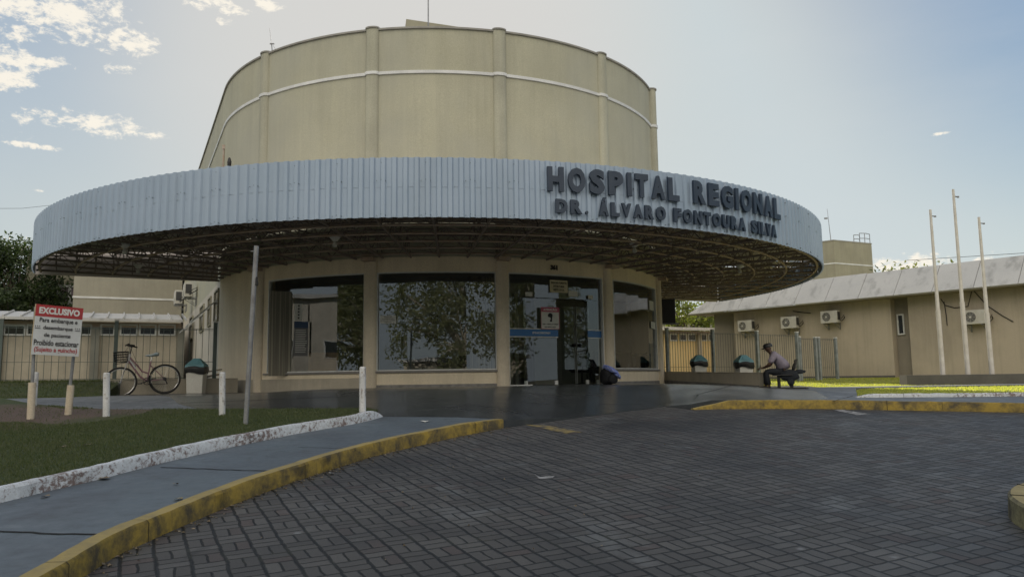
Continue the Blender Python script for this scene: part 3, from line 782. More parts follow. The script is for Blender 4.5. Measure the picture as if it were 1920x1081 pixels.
def pane_strip(mb, a0, a1, z0, z1, r, n, jit=.25):
    st = (a1 - a0) / n
    for i in range(n):
        j = random.uniform(-jit, jit) * .012
        p = CYL(a0 + st * i, r + j); q = CYL(a0 + st * (i + 1) - .02, r - j)
        mb.add([(p.x, p.y, z0), (q.x, q.y, z0), (q.x, q.y, z1), (p.x, p.y, z1)], [(0, 1, 2, 3)])
def window(a0, a1, z0, z1, n=4, sill=True):
    w_ = .028; da = math.degrees(w_ / R)
    mb = MB(); r0, r1 = R - .09, R + .014
    mb.arc(a0, a1, z0, z0 + w_, r0, r1); mb.arc(a0, a1, z1 - w_, z1, r0, r1)
    mb.arc(a0, a0 + da, z0 + w_, z1 - w_, r0, r1); mb.arc(a1 - da, a1, z0 + w_, z1 - w_, r0, r1)
    fr = mb.build('window', M['alu'], H)
    mb = MB(); pane_strip(mb, a0 + da, a1 - da, z0 + w_, z1 - w_, R - .045, n); mb.build('pane', M['glass'], fr, fix=False)
    if sill:
        mb = MB(); mb.arc(a0 - .9, a1 + .9, z0 - .045, z0 - .004, R - .05, R + .05); mb.build('sill', M['sill'], fr)
    return fr
for a, c in WIN: window(a, c, ZS0, ZS1)

# sliding door bay
w_ = .03; da = math.degrees(w_ / R)
mb = MB(); r0, r1 = R - .1, R + .014
mb.arc(DOOR[0], DOOR[1], ZS1 - w_, ZS1, r0, r1); mb.arc(DOOR[0], DOOR[0] + da, ZF, ZS1 - w_, r0, r1); mb.arc(DOOR[1] - da, DOOR[1], ZF, ZS1 - w_, r0, r1)
mb.arc(DOOR[0] + da, -3.6, ZF, ZF + .03, r0, r1)
DF = mb.build('door_frame', M['alu'], H)
ZTR = 2.02
mb = MB(); pane_strip(mb, DOOR[0] + da, DOOR[1] - da, ZTR + .01, ZS1 - w_, R - .06, 4); mb.build('transom_pane', M['glassdoor'], DF, fix=False)
mb = MB(); pane_strip(mb, DOOR[0] + da, -4.6, ZF + .04, ZTR, R - .06, 1); mb.build('side_pane', M['glassdoor'], DF, fix=False)
mb = MB(); pane_strip(mb, 10.6, DOOR[1] - da, ZF + .04, ZTR, R - .06, 1); mb.build('side_pane', M['glassdoor'], DF, fix=False)
# sliding leaves, both pushed open
for (a0, a1) in ((-5.0, 2.75), (10.2, 14.0)):
    mb = MB(); p = CYL(a0, R - .10); q = CYL(a1, R - .12)
    mb.add([(p.x, p.y, ZF + .02), (q.x, q.y, ZF + .02), (q.x, q.y, ZTR), (p.x, p.y, ZTR)], [(0, 1, 2, 3)])
    lf = mb.build('door_leaf', M['glassdoor'], H, fix=False)
    for a in (a0 + .35, a1 - .35):
        mb = MB(); c = CYL(a, R - .11); mb.box((c.x, c.y, ZF + .07), (.09, .03, .10), ROTZ); mb.build('patch_fitting', M['alu'], lf)
# blue safety film with writing, on the panes
def face_T(a, r, zc):
    """tangent frame on the cylinder: x to the right, y up, z outwards"""
    o = CYL(a, r, zc); n = (CYL(a, r + 1) - CYL(a, r)).normalized(); t = Vector((-n.y, n.x, 0))
    return lambda x, y, z: o + t * x + Vector((0, 0, y)) + n * z
def board(a, r, zc, w, h, mt, parent, name, th=.004):
    Tm = face_T(a, r, zc); mb = MB()
    mb.hexa([Tm(-w / 2, -h / 2, 0), Tm(w / 2, -h / 2, 0), Tm(w / 2, -h / 2, th), Tm(-w / 2, -h / 2, th)], [Tm(-w / 2, h / 2, 0), Tm(w / 2, h / 2, 0), Tm(w / 2, h / 2, th), Tm(-w / 2, h / 2, th)])
    return mb.build(name, mt, parent)
fl = MB(); fl.arc(DOOR[0] + .4, 2.75, 1.07, 1.235, R - .05, R - .046); band = fl.build('safety_film', M['blueband'], DF)
fl = MB(); fl.arc(DOOR[0] + .4, 2.75, 1.243, 1.26, R - .05, R - .046); fl.arc(DOOR[0] + .4, 2.75, 1.045, 1.062, R - .05, R - .046); fl.build('film_line', M['whiteink'], band)
fl = MB(); fl.arc(10.5, 14.6, 1.07, 1.235, R - .05, R - .046); band2 = fl.build('safety_film', M['blueband'], DF)
fl = MB(); fl.arc(10.5, 14.6, 1.243, 1.26, R - .05, R - .046); fl.arc(10.5, 14.6, 1.045, 1.062, R - .05, R - .046); fl.build('film_line', M['whiteink'], band2)
mb = MB(); put_text(mb, 'SETOR AR CONDICIONADO', face_T(-1.2, R - .044, 1.152), width=.50, height=.052, bold=.02); mb.build('film_text', M['whiteink'], band)
# house number
mb = MB(); put_text(mb, '361', face_T(1.75, R + .012, 2.80), width=.20, height=.125, bold=.045, depth=.02); mb.build('house_number', M['ink'], H)
# bracket stubs under the soffit at the pilasters
# lobby interior
mb = MB()
pin = [CYL(a, R - T - .01) for a in range(-88, 89, 4)] + [BF(R - .5, 5.2), BF(-R + .5, 5.2)]
mb.prism([bx(p) for p in pin], ZF - .2, ZF + .004); mb.build('lobby_floor', M['intfloor'], H)
mb = MB(); mb.prism([bx(p) for p in pin], ZS1 + .05, ZS1 + .15); mb.build('lobby_ceiling', M['ceil'], H)
mb = MB()
def iwall(u0, v0, u1, v1, z0=ZF, z1=ZS1 + .05, th=.12):
    a, c = BF(u0, v0), BF(u1, v1); d = (c - a).normalized(); n = Vector((-d.y, d.x)) * th
    mb.prism([bx(a), bx(c), bx(c + n), bx(a + n)], z0, z1)
iwall(-6.6, -.6, -2.4, -.6); iwall(-2.2, -2.4, 1.3, -2.4); iwall(1.5, -2.4, 1.5, .2); iwall(2.8, -1.0, 6.7, -1.0); iwall(-2.3, -2.4, -2.3, -.5)
mb.build('lobby_partition', M['intwall'], H)
# services on the roof
mb = MB(); c = BF(-1.2, 14); 
mb.box((-4.35, 38.5, 13.25), (2.9, 3, 9), RAD(6), ry=RAD(7)); mb.build('plant_room', M['greenwall'], H)

# ================================================================== CANOPY
K = thing('entrance_canopy', 'wide half round canopy with ribbed pale blue steel fascia over the entrance', 'canopy', (CX, CY, 2.98), ROTZ, world=True)
ZC0, ZC1 = 2.977, 4.10
# ribbed fascia (trapezoidal ribs)
mb = MB(); arc_len = .205; da = math.degrees(arc_len / RC); a = -90.; P = []
prof = [(0, 0), (.44, 0), (.54, .036), (.88, .036)]
ks = []
while a < 90:
    for f_, h in prof: ks.append((a + f_ * da, h))
    a += da
ks.append((90, 0))
for a, h in ks:
    sg = .0
    for z in (ZC0, ZC1): p = CYL(a, RC - .02 + h, z); P.append(p)
mb.add(P, [(2 * i, 2 * i + 2, 2 * i + 3, 2 * i + 1) for i in range(len(ks) - 1)])
fas = mb.build('fascia', M['fascia'], K, fix=False)
md = fas.modifiers.new('thick', 'SOLIDIFY'); md.thickness = .006; md.offset = -1
# straight rear fascia, left and right of the tower
for s in (-1, 1):
    mb = MB()
    P = [BF(s * (R + .06), .12), BF(s * RC, .12), BF(s * RC, .16), BF(s * (R + .06), .16)]; mb.prism([bx(p) for p in P], ZC0, ZC1 - .25)
    mb.build('rear_fascia', M['roofsheet'], K)
# fixing screws
mb = MB()
for i in range(-22, 23):
    a = i * 4.02 + 1.2
    for z, k in ((ZC1 - .10, 1), (ZC1 - .42, 3), (ZC0 + .06, 3)):
        for q in ([0] if k == 1 else [-.42, 0, .42]):
            c = CYL(a + q, RC + .0, z + (-.02 if q else 0)); n = (c - CYL(a + q, 1, z)).normalized(); mb.tube(c - n * .01, c + n * .022, .0065 if q == 0 else .005, 5)
mb.build('screws', M['screw'], K)
# roof sheets with slits of daylight between some of them
mb = MB()
aa = -90.
while aa < 90:
    w__ = 3.0
    for k, (ra, rb) in enumerate(((R + .02, 8.85), (8.6, 10.35), (10.1, RC - .01))):
        g = 1.0 if (k == 2 and round(aa) in (54, 60)) or (k == 1 and round(aa) == 63) else -.5
        z_ = lambda r, k=k, q=int(round(aa / 3)): 3.56 + (RC - r) * .06 - .008 * k + .004 * (q % 2)
        p = [CYL(aa, ra, z_(ra)), CYL(aa + w__ - g, ra, z_(ra)), CYL(aa + w__ - g, rb, z_(rb)), CYL(aa, rb, z_(rb))]
        mb.add(p, [(0, 1, 2, 3)])
    aa += w__
mb.build('roof_sheet', M['roofsheet'], K, fix=False)
# steel: ring trusses and radial trusses
RINGS = [7.25, 8.05, 8.92, 9.80, 10.68, 11.5]
ZL, ZU = 3.03, 3.46
def ringpts(r, z, n=72): return [CYL(-90 + 180 * i / n, r, z) for i in range(n + 1)]
for r in RINGS:
    mb = MB(); mb.path(ringpts(r, ZL, 90), .028, 5); mb.cur = 1; mb.path(ringpts(r, ZU, 90), .02, 5)
    n = int(pi * r / .42); n += n % 2
    for i in range(n):
        a, c = -90 + 180 * i / n, -90 + 180 * (i + 1) / n
        z0, z1 = (ZL, ZU) if i % 2 == 0 else (ZU, ZL)
        mb.tube(CYL(a, r, z0), CYL(c, r, z1), .011, 4, caps=False)
    mb.build('ring_truss', [M['rust'], M['darksteel']], K)
NR = 33
for i in range(NR):
    a = -89.3 + 178.6 * i / (NR - 1)
    mb = MB(); r0, r1 = R + .03, RC - .05
    mb.tube(CYL(a, r0, ZL - .05), CYL(a, r1, ZL + .03), .03, 5); mb.tube(CYL(a, r0, ZU + .05), CYL(a, r1, ZU), .02, 5)
    n = 10
    for k in range(n):
        ra, rb = r0 + (r1 - r0) * k / n, r0 + (r1 - r0) * (k + 1) / n
        z0, z1 = (ZL, ZU) if k % 2 == 0 else (ZU, ZL)
        mb.tube(CYL(a, ra, z0), CYL(a, rb, z1), .013, 4, caps=False)
        if k % 2 == 0: mb.tube(CYL(a, rb, ZL), CYL(a, rb, ZU), .012, 4, caps=False)
    mb.build('radial_truss', M['darksteel'], K)
mb = MB()
for i in range(NR - 1):
    a = -89.3 + 178.6 * i / (NR - 1); c = a + 178.6 / (NR - 1)
    for k in range(len(RINGS) - 1):
        if (i + k) % 2 == 0: mb.tube(CYL(a, RINGS[k], ZU), CYL(c, RINGS[k + 1], ZU), .010, 4, caps=False)
        else: mb.tube(CYL(c, RINGS[k], ZL), CYL(a, RINGS[k + 1], ZL), .010, 4, caps=False)
mb.build('cross_bracing', M['darksteel'], K)
mb = MB()
for r in [7.6 + .42 * i for i in range(10)]: mb.path(ringpts(r, 3.52 + (RC - r) * .05, 60), .016, 4)
mb.build('purlins', M['rust'], K)
for a in PIL:
    mb = MB(); c = CYL(a, R + .18); mb.box((c.x, c.y, 2.93), (.30, .26, .09), RAD(a) + ROTZ); mb.build('bearing_plate', M['rust'], K)

# raised letters on the fascia
LS = thing('building_sign', 'dark raised capital letters reading HOSPITAL REGIONAL DR. ÁLVARO FONTOURA SILVA on the canopy fascia', 'sign', (*bx(CYL(4, RC + .03)), 3.5), ROTZ, world=True)
ADV = {'I': .46, 'M': 1.12, 'L': .86, 'T': .92, 'F': .88, 'E': .92, '.': .42, 'O': 1.08, 'S': .98, 'G': 1.06, ' ': .62}
def letters(txt, a0, a1, z0, z1, bold, depth):
    hgt = z1 - z0; adv = [ADV.get(c, 1.0) for c in txt]; tot = sum(adv); st = (a1 - a0) / tot; a = a0
    for c, w in zip(txt, adv):
        mid = a + st * w / 2; a += st * w
        if c == ' ': continue
        wd = RAD(st) * RC * w * (.80 if c not in 'I.' else .52)
        hh = hgt; zc = (z0 + z1) / 2
        if c == '.': hh = hgt * .24; zc = z0 + hh / 2; wd = hh * .9
        if c == 'Á': hh = hgt * 1.30; zc = z0 + hh / 2
        if c in 'OSG': hh *= 1.03
        mb = MB(); put_text(mb, c, face_T(mid, RC + .034 + depth / 2, zc), width=wd, height=hh, bold=bold, depth=depth)
        mb.build('letter', M['letter'], LS)
letters('HOSPITAL', -12.0, 2.55, 3.505, 3.975, .055, .05)
letters('REGIONAL', 4.05, 19.3, 3.515, 3.99, .055, .05)
letters('DR.', -11.2, -7.7, 3.095, 3.36, .06, .05)
letters('ÁLVARO', -6.9, .75, 3.085, 3.36, .06, .05)
letters('FONTOURA', 1.5, 12.05, 3.085, 3.365, .06, .05)
letters('SILVA', 12.9, 18.1, 3.08, 3.36, .06, .05)
# ================================================================== WINGS AND NEIGHBOURING BUILDINGS
nA = Vector((A.x, A.y, 0)); nB = Vector((Bv.x, Bv.y, 0))
def on_v(px, py, v): p = BF(0, v); return onplane(px, py, (p.x, p.y, 0), nA)
def on_u(px, py, u): p = BF(u, 0); return onplane(px, py, (p.x, p.y, 0), nB)
def uv(P): d = Vector((P.x - CX, P.y - CY)); return d.dot(Bv), d.dot(A)
def bprism(mb, u0, u1, v0, v1, z0, z1): mb.prism([bx(BF(u0, v0)), bx(BF(u1, v0)), bx(BF(u1, v1)), bx(BF(u0, v1))], z0, z1)

# unseen tall block added behind the tower to shade the foreground
t = thing('added_shade_block', 'tall added block hidden behind the round tower to shade the foreground', 'building', (*bx(BF(9, 15)), -.3), ROTZ, world=True)
mb = MB(); bprism(mb, 0.2, 18.4, 13.6, 22, ZW1 + 3, 15.2); bprism(mb, 7.3, 18.4, 13.6, 22, -.3, ZW1 + 3); mb.build('wall', M['tower'], t)
mb = MB(); bprism(mb, 0.1, 18.5, 13.5, 22.1, 15.2, 15.26); mb.build('coping', M['coping'], t)

# low service wing on the left with strip windows and sheet roof
def low_wing(label, v, u0, u1, z0, ze, zr, dv, px_groups, ytop, ybot, pil_px, name='service_wing'):
    t = thing(name, label, 'building', (*bx(BF((u0 + u1) / 2, v)), z0), ROTZ, world=True)
    mb = MB(); bprism(mb, u0, u1, v, v + 6, z0, ze - .05); mb.build('wall', M['warmlitwall' if 'yellow' in label else 'curbwall'], t)
    mb = MB()
    # corrugated roof: ribs run down the slope
    n = int((u1 - u0) / .55); P = []
    for i in range(n + 1):
        u = u0 - .1 + (u1 - u0 + .2) * i / n
        a, c = BF(u, v - .7), BF(u, v + dv); e, g = BF(u, v - .7), BF(u, v + dv)
        mb.hexa([(a.x, a.y, ze), (a.x + .05, a.y + .02, ze), (c.x + .05, c.y + .02, zr), (c.x, c.y, zr)], [(a.x, a.y, ze + .10), (a.x + .05, a.y + .02, ze + .10), (c.x + .05, c.y + .02, zr + .10), (c.x, c.y, zr + .10)])
    a, b_, c, d = BF(u0 - .1, v - .7), BF(u1, v - .7), BF(u1, v + dv), BF(u0 - .1, v + dv)
    mb.hexa([(a.x, a.y, ze - .06), (b_.x, b_.y, ze - .06), (c.x, c.y, zr - .06), (d.x, d.y, zr - .06)], [(a.x, a.y, ze + .04), (b_.x, b_.y, ze + .04), (c.x, c.y, zr + .04), (d.x, d.y, zr + .04)])
    rf = mb.build('roof', M['whiteroof'] if 'yellow' in label else M['weathered'], t)
    mb = MB(); bprism(mb, u0, u1, v - .05, v, ze - .26, ze - .06); mb.build('eaves_board', M['rust'], t)
    for x0, x1 in px_groups:
        p, q = on_v(x0, ytop, v - .06), on_v(x1, ybot, v - .06); ua, za = uv(p)[0], p.z; ub, zb = uv(q)[0], q.z
        mb = MB(); w = .06
        bprism(mb, ua, ub, v - .06, v, za - w, za); bprism(mb, ua, ub, v - .06, v, zb, zb + w); bprism(mb, ua, ua + w, v - .06, v, zb + w, za - w); bprism(mb, ub - w, ub, v - .06, v, zb + w, za - w)
        f = mb.build('window', M['alu'], t)
        mb = MB(); bprism(mb, ua + w, ub - w, v - .03, v - .004, zb + w, za - w); mb.build('pane', M['glassdark'], f)
    for x0, x1 in pil_px:
        ua, ub = uv(on_v(x0, 650, v))[0], uv(on_v(x1, 650, v))[0]
        mb = MB(); bprism(mb, ua, ub, v - .22, v, z0, ze - .27); mb.build('pier', M['curbwall' if 'yellow' in label else 'pier'], t)
    return t
low_wing('long low wing with strip windows and a grey ribbed sheet roof behind the left fence', 10, -34, -7.45, -.3, 2.5, 2.93, 2.2,
         [(-60, -12), (7, 47), (50, 80), (84, 114), (118, 146), (150, 172), (188, 215), (225, 258), (261, 293), (297, 329)], 607, 629, [(170, 186), (332, 345), (-4, 6)])
z_r = on_v(1290, 618, 12).z; uw0 = uv(on_v(1222, 650, 12))[0]; uw1 = uv(on_v(1352, 650, 12))[0]
low_wing('small low wing with wall painted yellow for warm bounced light, strip windows and white roof behind the right fence', 12, uw0, uw1, -.3, z_r - .02, z_r + .22, 2.2,
         [(1256, 1271), (1274, 1288), (1290, 1305), (1313, 1326), (1328, 1341)], 625, 639, [(1306, 1312)])
# taller cream wings further back on the left
def block(name, label, u0, u1, v0, v1, z0, z1, mt, line=None):
    t = thing(name, label, 'building', (*bx(BF((u0 + u1) / 2, v0)), z0), ROTZ, world=True)
    mb = MB(); bprism(mb, u0, u1, v0, v1, z0, z1); mb.build('wall', mt, t)
    mb = MB(); bprism(mb, u0 - .06, u1 + .06, v0 - .06, v1 + .06, z1, z1 + .06); mb.build('coping', M['coping'], t)
    if line: mb = MB(); bprism(mb, u0 - .03, u1 + .03, v0 - .03, v1 + .03, line, line + .09); mb.build('string_course', M['band'], t)
    return t
p = on_v(137, 558, 17)
block('hospital_wing', 'cream two storey wing with a white line above the low roof on the left', uv(p)[0], -7.1, 17, 30, -.3, 6.6, M['backwall'], p.z)
p = on_v(52, 470, 24)
t = block('hospital_wing', 'darker olive wing with a white framed window behind the tree on the far left', uv(p)[0], uv(on_v(137, 558, 24))[0] + 3, 24, 38, -.3, p.z, M['greenwall'])
a, c = on_v(104, 533, 23.95), on_v(137, 571, 23.95); ua, ub, za, zb = uv(a)[0], uv(c)[0] + .3, a.z, c.z
mb = MB(); w = .14; um = (ua + ub) / 2 + .1
for q in ((ua, ub, za - w, za), (ua, ub, zb, zb + w), (ua, ua + w, zb + w, za - w), (ub - w, ub, zb + w, za - w), (um - w / 2, um + w / 2, zb + w, za - w)): bprism(mb, q[0], q[1], 23.9, 24, q[2], q[3])
f = mb.build('window', M['alu'], t); mb = MB(); bprism(mb, ua + w, ub - w, 23.96, 23.99, zb + w, za - w); mb.build('curtain', M['curtain'], f)
# low olive building behind the yellow wing
p = on_v(1300, 588, 26)
block('hospital_wing', 'plain olive building seen over the white roof of the yellow wing', uv(on_v(1268, 588, 26))[0], uv(on_v(1268, 588, 26))[0] + 9, 26, 34, -.3, p.z, M['greenwall'])

# windows and air conditioners on the tower's left side wall
def sash_window(v0, v1, z0, z1, out=.62, tilt=True):
    mb = MB(); w = .05; u = -R
    for q in ((v0, v1, z0, z0 + w), (v0, v1, z1 - w, z1), (v0, v0 + w, z0 + w, z1 - w), (v1 - w, v1, z0 + w, z1 - w)): bprism(mb, u - .05, u, q[0], q[1], q[2], q[3])
    f = mb.build('window', M['greenwall'], H)
    mb = MB(); bprism(mb, u - .02, u - .004, v0 + w, v1 - w, z0 + w, z1 - w); mb.build('pane', M['glassdark'], f)
    if tilt:
        zm = (z0 + z1) / 2 + .12; mb = MB()
        hp = lambda v, k: (lambda p: Vector((p.x, p.y, zm - .58 * k)))(BF(u - .06 - out * k, v))
        for k in (0, .5, 1): mb.tube(hp(v0, k), hp(v1, k), .022, 4)
        for v in (v0, v1): mb.tube(hp(v, 0), hp(v, 1), .022, 4)
        mb.build('sash', M['alu'], f)
for x0, x1 in ((410, 402.5), (396, 391), (383, 376), (363, 357.5)):
    va, vb = uv(on_u(x0, 600, -R))[1], uv(on_u(x1, 600, -R))[1]
    sash_window(va, max(vb, va + .9), 1.85, 2.8)

def ac_mesh_root(label):
    """outdoor unit, built at the origin: back at y = 0, front towards -y"""
    t = thing('air_conditioner', label, 'air conditioner', group='outdoor air conditioner units on the walls')
    mb = MB(); mb.box((0, -.33, .30), (.82, .30, .56)); mb.build('casing', M['acwhite'], t, bevel=.012)
    mb = MB()
    mb.lathe((0, 0, 0), [(.20, 0), (.215, .012), (.225, 0)], 28)
    g = MB(); g.v = [(v[0] - .12, -.482 - v[2], v[1] + .30) for v in mb.v]; g.f = mb.f; g.mi = mb.mi
    for k in range(5):
        r = .04 + k * .036; pts = [(-.12 + r * cos(q * pi / 10), -.495, .30 + r * sin(q * pi / 10)) for q in range(20)]; g.path(pts, .004, 4, closed=True)
    for k in range(8): th = k * pi / 4; g.tube((-.12, -.495, .30), (-.12 + .2 * cos(th), -.495, .30 + .2 * sin(th)), .004, 4)
    g.tube((-.12, -.488, .30), (-.12, -.502, .30), .045, 12)
    gr = g.build('fan_grille', M['acwhite'], t)
    d = MB(); d.tube((-.12, -.4815, .30), (-.12, -.484, .30), .205, 28); d.build('fan_opening', M['acdark'], t)
    s_ = MB(); s_.box((.414, -.33, .33), (.012, .22, .36)); s_.build('side_vent', M['acdark'], t)
    for sx in (-.28, .28):
        br = MB(); br.box((sx, -.24, .0), (.04, .48, .035)); br.tube((sx, -.44, -.01), (sx, -.01, -.28), .014, 4); br.box((sx, -.012, -.13), (.04, .024, .3)); br.build('bracket', M['steel'], t)
    pp = MB(); pp.path([(.43, -.3, .12), (.52, -.28, .10), (.56, -.2, .16), (.55, -.08, .24), (.5, -.01, .3)], .018, 5); pp.path([(.43, -.3, .2), (.50, -.28, .2), (.53, -.18, .3), (.5, -.01, .38)], .012, 5); pp.build('pipe', M['rubber'], t)
    return t
AC0 = ac_mesh_root('white outdoor unit on the annex wall, nearest to the dark corner of the annex')

# ================================================================== ANNEX ON THE RIGHT
ZE = 3.35
def onz(px, py, z): d = ray(px, py); return d * (z / d.z)
E0, E1 = onz(1290, 590, ZE), onz(1920, 531.8, ZE)
dE = (E1 - E0); dE.z = 0; dE.normalize(); nE = Vector((dE.y, -dE.x, 0))       # nE points to the viewer
if nE.dot(-E1) < 0: nE = -nE
RZE = atan2(dE.y, dE.x)
def EP(s, o, z): return E0 * 1 + dE * s + nE * o + Vector((0, 0, z - E0.z))    # s along, o towards the viewer
def on_annex(px, py, o=-.85): P = onplane(px, py, EP(0, o, 0), nE); return (P - EP(0, o, 0)).dot(dE), P.z
AN = thing('annex_building', 'long low annex with tan walls and pale sloping sheet eaves on the right', 'building', tuple(EP(8, -1, -.3)), RZE, world=True)
LEN = (E1 - E0).length + 14
zr1 = onplane(1920, 478, EP(0, -1.0, 0), nE).z; zr0 = onplane(1640, 513, EP(0, -1.0, 0), nE).z
ZR = (zr0 + zr1) / 2
mb = MB()
n = int(LEN / 1.55)
def ez(s): return 0
for i in range(n):
    s0, s1 = LEN * i / n + .012, LEN * (i + 1) / n - .012; dz = random.uniform(-.012, .012)
    k0, k1 = (1.6 if i == 0 else 0), 0
    mb.hexa([EP(s0, 0, ZE), EP(s1, 0, ZE), EP(s1, -1, ZR + dz), EP(s0 + k0, -1, ZR + dz)], [EP(s0, .03, ZE + .03), EP(s1, .03, ZE + .03), EP(s1, -.97, ZR + .03 + dz), EP(s0 + k0, -.97, ZR + .03 + dz)])
mb.build('eaves_sheet', M['weathered'], AN)
mb = MB(); mb.prism([bx(EP(0, -.02, 0)), bx(EP(LEN, -.02, 0)), bx(EP(LEN, -12, 0)), bx(EP(1.5, -12, 0))], ZE - .03, ZE - .005); mb.build('soffit', M['rwall_shade'], AN)
mb = MB(); mb.prism([bx(EP(1.5, -.99, 0)), bx(EP(LEN, -.99, 0)), bx(EP(LEN, -12, 0)), bx(EP(2, -12, 0))], ZR - .2, ZR - .02); mb.build('roof', M['weathered'], AN)
sA, _ = on_annex(1341, 640); sB, _ = on_annex(1378, 640); sC, _ = on_annex(1674, 640); sD, _ = on_annex(1707, 640)
mb = MB(); mb.prism([bx(EP(sA, -.85, 0)), bx(EP(sB, -1.4, 0)), bx(EP(sB, -11, 0)), bx(EP(sA, -11, 0))], -.5, ZE - .03); mb.build('end_wall', M['rwall_shade'], AN)
mb = MB(); mb.prism([bx(EP(sB, -.85, 0)), bx(EP(sC, -.85, 0)), bx(EP(sC, -11, 0)), bx(EP(sB, -11, 0))], -.5, ZE - .03); mb.build('wall', M['rwall'], AN)
mb = MB(); mb.prism([bx(EP(sC, -1.25, 0)), bx(EP(sD, -1.25, 0)), bx(EP(sD, -11, 0)), bx(EP(sC, -11, 0))], -.5, ZE - .03); rec = mb.build('recessed_wall', M['rwall_shade'], AN)
mb = MB(); mb.prism([bx(EP(sD, -.85, 0)), bx(EP(LEN, -.85, 0)), bx(EP(LEN, -11, 0)), bx(EP(sD, -11, 0))], -.5, ZE - .03); mb.build('wall', M['rwall'], AN)
for s0, s1 in ((sB, sC), (sD, LEN)):
    mb = MB(); mb.prism([bx(EP(s0, -.838, 0)), bx(EP(s1, -.838, 0)), bx(EP(s1, -.849, 0)), bx(EP(s0, -.849, 0))], -.5, -.02); mb.build('plinth', M['plinth'], AN)
s0, za = on_annex(1681, 589, -1.2); s1, zb = on_annex(1697, 627, -1.2)
mb = MB(); w = .06
def eprism(mb, s0, s1, o0, o1, z0, z1): mb.prism([bx(EP(s0, o0, 0)), bx(EP(s1, o0, 0)), bx(EP(s1, o1, 0)), bx(EP(s0, o1, 0))], z0, z1)
for q in ((s0, s1, za - w, za), (s0, s1, zb, zb + w), (s0, s0 + w, zb + w, za - w), (s1 - w, s1, zb + w, za - w)): eprism(mb, q[0], q[1], -1.18, -1.25, q[2], q[3])
f = mb.build('window', M['alu'], AN); mb = MB(); eprism(mb, s0 + w, s1 - w, -1.22, -1.24, zb + w, za - w); mb.build('pane', M['glassdark'], f)
# loose cables on the wall
def cable(pxs, o=-.82):
    mb = MB(); mb.path([EP(on_annex(x, y, o)[0], o, on_annex(x, y, o)[1]) for x, y in pxs], .018, 4); mb.build('cable', M['rubber'], AN)
cable([(1764, 560), (1772, 572), (1790, 577), (1815, 574), (1822, 545)]); cable([(1770, 565), (1774, 590), (1776, 610)]); cable([(1826, 545), (1850, 572), (1880, 592), (1900, 603)]); cable([(1487, 583), (1500, 585), (1520, 587)])
def place_ac(px0, py1, o=-.85):
    s0, z = on_annex(px0, py1, o - .0 + .45); P = EP(s0, o, z); return (P.x, P.y, P.z - .02)
rzac = atan2(nE.x, -nE.y)          # local -y faces the viewer's side
def acrot(n): return atan2(n.y, n.x) + pi / 2
AC0.location = place_ac(1397, 621); AC0.rotation_euler = (0, 0, acrot(nE))
dup(AC0, place_ac(1479, 615), acrot(nE), 'white outdoor unit on the annex wall above the seated man')
dup(AC0, place_ac(1555, 605), acrot(nE), 'white outdoor unit on the annex wall, highest of the three left of the narrow window')
dup(AC0, place_ac(1827, 607), acrot(nE), 'white outdoor unit behind the flagpoles with loose cables around it')
for (v, z, o, lab) in ((8.9, 3.36, .0, 'nearer outdoor unit high on the side wall of the tower, beside the left windows'), (11.2, 3.30, .22, 'farther outdoor unit high on the side wall, just above the grey sheet roof')):
    p = BF(-R - o, v); dup(AC0, (p.x, p.y, z), acrot(-nB), lab)

# ================================================================== WATER TOWER
c0 = atY(1563, 451, 62)
WT = thing('water_tower', 'square olive water tower with roof railing and mast behind the annex', 'water tower', (c0.x, c0.y, -.3), ROTZ, world=True)
wlen = 0; 
q = onplane(1634, 459, c0, nA); wlen = (q - c0).dot(nB)
mb = MB(); C0 = Vector((c0.x, c0.y)); Bq, Aq = Bv, A
corner = [C0, C0 + Bq * wlen, C0 + Bq * wlen + Aq * 3.4, C0 + Aq * 3.4]
# the left face turns away from the viewer
cen = C0 + Bq * wlen / 2 + Aq * 1.6
corner[3] = C0 - Bq * 1.2 + Aq * 3.2
mb.prism([bx(p) for p in corner], -.3, c0.z); mb.build('wall', M['greenwall'], WT)
zl = onplane(1563, 494, c0, nA).z
ex = [cen + (p - cen) * 1.015 for p in corner]
mb = MB(); mb.prism([bx(p) for p in ex], zl, zl + .1); mb.build('string_course', M['band'], WT)
mb = MB(); mb.prism([bx(p) for p in ex], c0.z, c0.z + .08); mb.build('coping', M['coping'], WT)
mb = MB(); zt = c0.z + .08
for k, (x0, x1, hh) in enumerate(((1601, 1612, .75), (1612, 1631, .95))):
    a = onplane(x0, 450, c0 + nA * .8, nA); c = onplane(x1, 450, c0 + nA * .8, nA)
    for n_ in range(3 if k else 2): p = a + (c - a) * n_ / (2 if k else 1); mb.tube((p.x, p.y, zt), (p.x, p.y, zt + hh), .03, 5)
    for z in (hh, hh * .55): mb.path([(a.x, a.y, zt + z), ((a.x + c.x) / 2, (a.y + c.y) / 2 - .2, zt + z), (c.x, c.y, zt + z)], .03, 5)
mb.build('railing', M['steel'], WT)
mb = MB(); a = onplane(1558, 450, c0 + nA * .6, nA); mb.tube((a.x, a.y, zt), (a.x - .15, a.y, zt + 2.7), .035, 5, .012); mb.box((a.x - .3, a.y, zt + 1.9), (.25, .1, .12)); mb.build('mast', M['steel'], WT)

